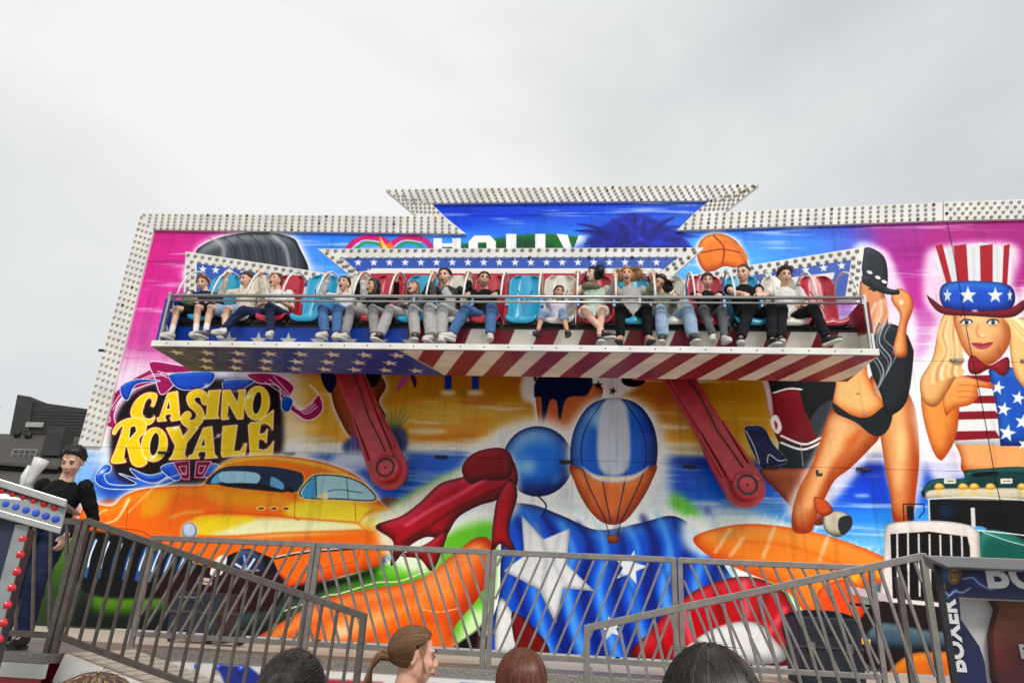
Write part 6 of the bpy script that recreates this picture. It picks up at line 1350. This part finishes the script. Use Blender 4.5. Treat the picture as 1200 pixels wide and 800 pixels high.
def onlooker(label, c, skin, topm, hairm, style, seed, s=1.0, n=2200, mh=None, yaw=math.pi, group='onlookers standing in front of the ride', botm=None, capst='base', shw=.17):
    c = Vector(c); hip = V(c.x, c.y-.02, c.z-.72*s); legs = [((c.x-.11, c.y, c.z-1.13*s), (c.x-.12, c.y-.02, max(c.z-1.52*s, .09))), ((c.x+.1, c.y+.03, c.z-1.13*s), (c.x+.12, c.y+.02, max(c.z-1.52*s, .09)))]
    r, J = person(label, group, hip, c+V(0, -.02, -.155*s), c, (yaw, -.1, 0), legs,
       [(hip+V(-.24,.02,-.05), V(0,.2,-1), V(1,0,0), .5, V(-.5,-.5,-1)), (hip+V(.24,.02,-.05), V(0,.2,-1), V(-1,0,0), .5, V(.5,-.5,-1))],
       topm, botm or DJN, (SW, SOL), skin=skin, hairst=(capst, hairm), s=s, seed=seed, vox=.008, feet_dir=(0, 1, 0), sleeve='short', shw=shw, nst=0)
    if n and style: strands(r, c, s*1.02, n, SM[hairm], style, seed, mh)
    return r, J
hd_ = mat('hair_light_streak', 'a07c54', .4, 0, .05, 5)
hr1 = mat('hair_red_streak', '7c4426', .4, 0, .05, 5); hr2 = mat('hair_brown_streak', '3a2a22', .38, 0, .05, 5)
c1 = px(340, 824, 2.1)
r, J = onlooker('dark haired girl from behind with a cream scrunchie, between the ramp railing and the deck', c1, 'olive', BLK, 'dark', 'pulled', 31, 1.0, 5200, hr2)
kn = c1+V(0, -.118, .005)
b = MB()
P = [kn+V(.030*math.cos(a)*(1+.06*math.sin(a*9)), -.004*math.sin(a*7), .030*math.sin(a)*(1+.06*math.sin(a*9))) for a in [i*2*math.pi/40 for i in range(41)]]
b.tube(P, [.0095+.0025*math.sin(i*2.1) for i in range(41)], 8); b.build('scrunchie', [CRM], r, smooth=True)
b = MB(); rg = random.Random(5)
for i in range(500):
    a = rg.uniform(0, 6.28); rr_ = rg.uniform(0, .024); p = kn+V(rr_*math.cos(a), -.0, rr_*math.sin(a)); b.tube([p+V(0,.02,0), p+V(0,-.04,-.008), p+V(rg.uniform(-.02,.02), -.06, -.07), p+V(rg.uniform(-.03,.03), -.05, -.2)], [.0016, .0016, .0014, .0005], 3, cap=False)
tag(b.build('ponytail', [SM['dark'][1]], r, smooth=True, fix=False), kind='stuff')
c3 = px(611, 807, 2.85)
onlooker('auburn haired girl from behind, long straight hair, below the railing post', c3, 'fair', GRY, 'auburn', 'back_long', 33, 1.0, 5500, hr1)
c4 = px(835, 850, 1.5)
onlooker('dark haired onlooker from behind, nearest head, under the red arch of the mural', c4, 'fair', BLK, 'dark', 'back_long', 34, 1.0, 6500, hr2)
c5 = px(97, 886, 1.4)
onlooker('brown haired onlooker whose crown only just shows in the lower left corner', c5, 'fair', GRY, 'mid', 'back_long', 35, 1.0, 4500, hd_)
# woman in profile with ponytail
c2 = px(486, 769, 3.5); Rp = math.pi/2
hip = V(c2.x-.03, c2.y, c2.z-.72); legs = [((c2.x-.05, c2.y-.1, c2.z-1.13), (c2.x-.06, c2.y-.1, .1)), ((c2.x-.03, c2.y+.1, c2.z-1.13), (c2.x-.0, c2.y+.1, .1))]
r, J = person('woman in profile with streaked ponytail and dusty pink top looking to the right', 'onlookers standing in front of the ride', hip, c2+V(-.035, 0, -.125), c2, (Rp+.25, .05, 0), legs,
    [(hip+V(.05,-.24,.0), V(.2,0,-1), V(0,1,0), .5, V(-.5,-.4,-1)), (hip+V(.05,.24,.0), V(.2,0,-1), V(0,-1,0), .5, V(-.5,.4,-1))],
    cloth('dusty_pink', 'a8868c', .9, .3, 60, .05), BJN, (SW, SOL), skin='pink', hairst=('base', 'mid'), s=1.0, seed=36, vox=.006, feet_dir=(1, 0, 0), sleeve='short', shoulders=(.35, -.94, 0), nst=0)
b = MB(); rg = random.Random(9); R2 = head_rot(Rp+.25, .05, 0)
W = lambda x, y, z: c2+R2@V(x, y, z)
kn = W(0, .125, -.0)
for i in range(5200):
    ph = rg.uniform(-2.25, 2.25); x = math.sin(ph)*.085; z = .03+math.cos(ph)*.098
    y0 = rg.uniform(-.088, .0)*max(math.cos(ph), .15)-.01; k = 1.02+.01*math.sin(ph*11)+rg.uniform(-.004, .014)
    p0 = V(x, y0, z)*k
    if abs(ph) > 1.25: p0 = V(x*k, rg.uniform(.0, .04)+.03*max(abs(ph)-1.5, 0), z+rg.uniform(-.02, .02))
    e = V(rg.uniform(-.015, .015), .118, -.01+rg.uniform(-.015, .015)); P = []
    for j in range(13):
        t = j/12; q = p0.lerp(e, t); sx_ = Vector((q.x/.09, (q.y-.012)/.108, (q.z-.028)/.1)); L_ = max(sx_.length, .3)
        if t < .85: q = Vector((sx_.x/L_*.09, sx_.y/L_*.108+.012, sx_.z/L_*.1+.028))*k
        P.append(c2+R2@q)
    cl = int((ph+2+.05*math.sin(y0*60))*14)*5; b.tube(P, [rg.uniform(.0012, .0021)]*13, 3, (0, 1, 1, 2, 1, 3, 1, 0)[cl % 8] if rg.random() < .6 else rg.choice((0, 1, 2)), cap=False)
for i in range(900):
    a = rg.uniform(0, 6.28); rr_ = rg.uniform(0, .022); o_ = V(rr_*math.cos(a), 0, rr_*math.sin(a))
    P = [W(*(V(0, .1, -.01)+o_*.8)), W(*(V(0, .15, .0)+o_*1.3)), W(*(V(rg.uniform(-.02,.02), .185, -.05)+o_*1.2)), W(*(V(rg.uniform(-.02,.02), .19+rg.uniform(-.02,.02), -.12-rg.uniform(0,.07))+o_))]
    b.tube(P, [.0016, .0018, .0015, .0004], 3, rg.choice((0, 1, 2, 3)), cap=False)
for i in range(60):
    P = [W(rg.uniform(.05,.08)*-1, -.02+rg.uniform(-.03,.02), .06), W(-.082, -.035, .0), W(-.075, -.05+rg.uniform(-.01,.01), -.06)]; b.tube(P, [.0012, .0012, .0004], 3, 3, cap=False)
tag(b.build('hair_strand', SM['light']+[hd_], r, smooth=True, fix=False), kind='stuff')
MB().tube([c2+V(.07,-.12,-.215), c2+V(-.0,-.16,-.22), c2+V(-.09,-.1,-.3)], [(.012,.004)]*3, 6).build('bag_strap', [BLK], r, smooth=True)
# ---------------------------------------------------------------- bake the voxel surfaces and the lettering
bpy.context.view_layer.update(); dg = bpy.context.evaluated_depsgraph_get(); out_ = []
for o in REM:
    me = bpy.data.meshes.new_from_object(o.evaluated_get(dg)); out_.append((o, me))
for o in TX: out_.append((o, bpy.data.meshes.new_from_object(o.evaluated_get(dg))))
for o, me in out_:
    if o.type == 'FONT':
        n_ = bpy.data.objects.new('lettering', me); COL.objects.link(n_); n_.parent = o.parent; n_.location = o.location; n_.rotation_euler = o.rotation_euler; n_.scale = o.scale
        bpy.data.objects.remove(o)
    else:
        o.modifiers.clear(); o.data = me
        me.polygons.foreach_set('use_smooth', [True]*len(me.polygons))
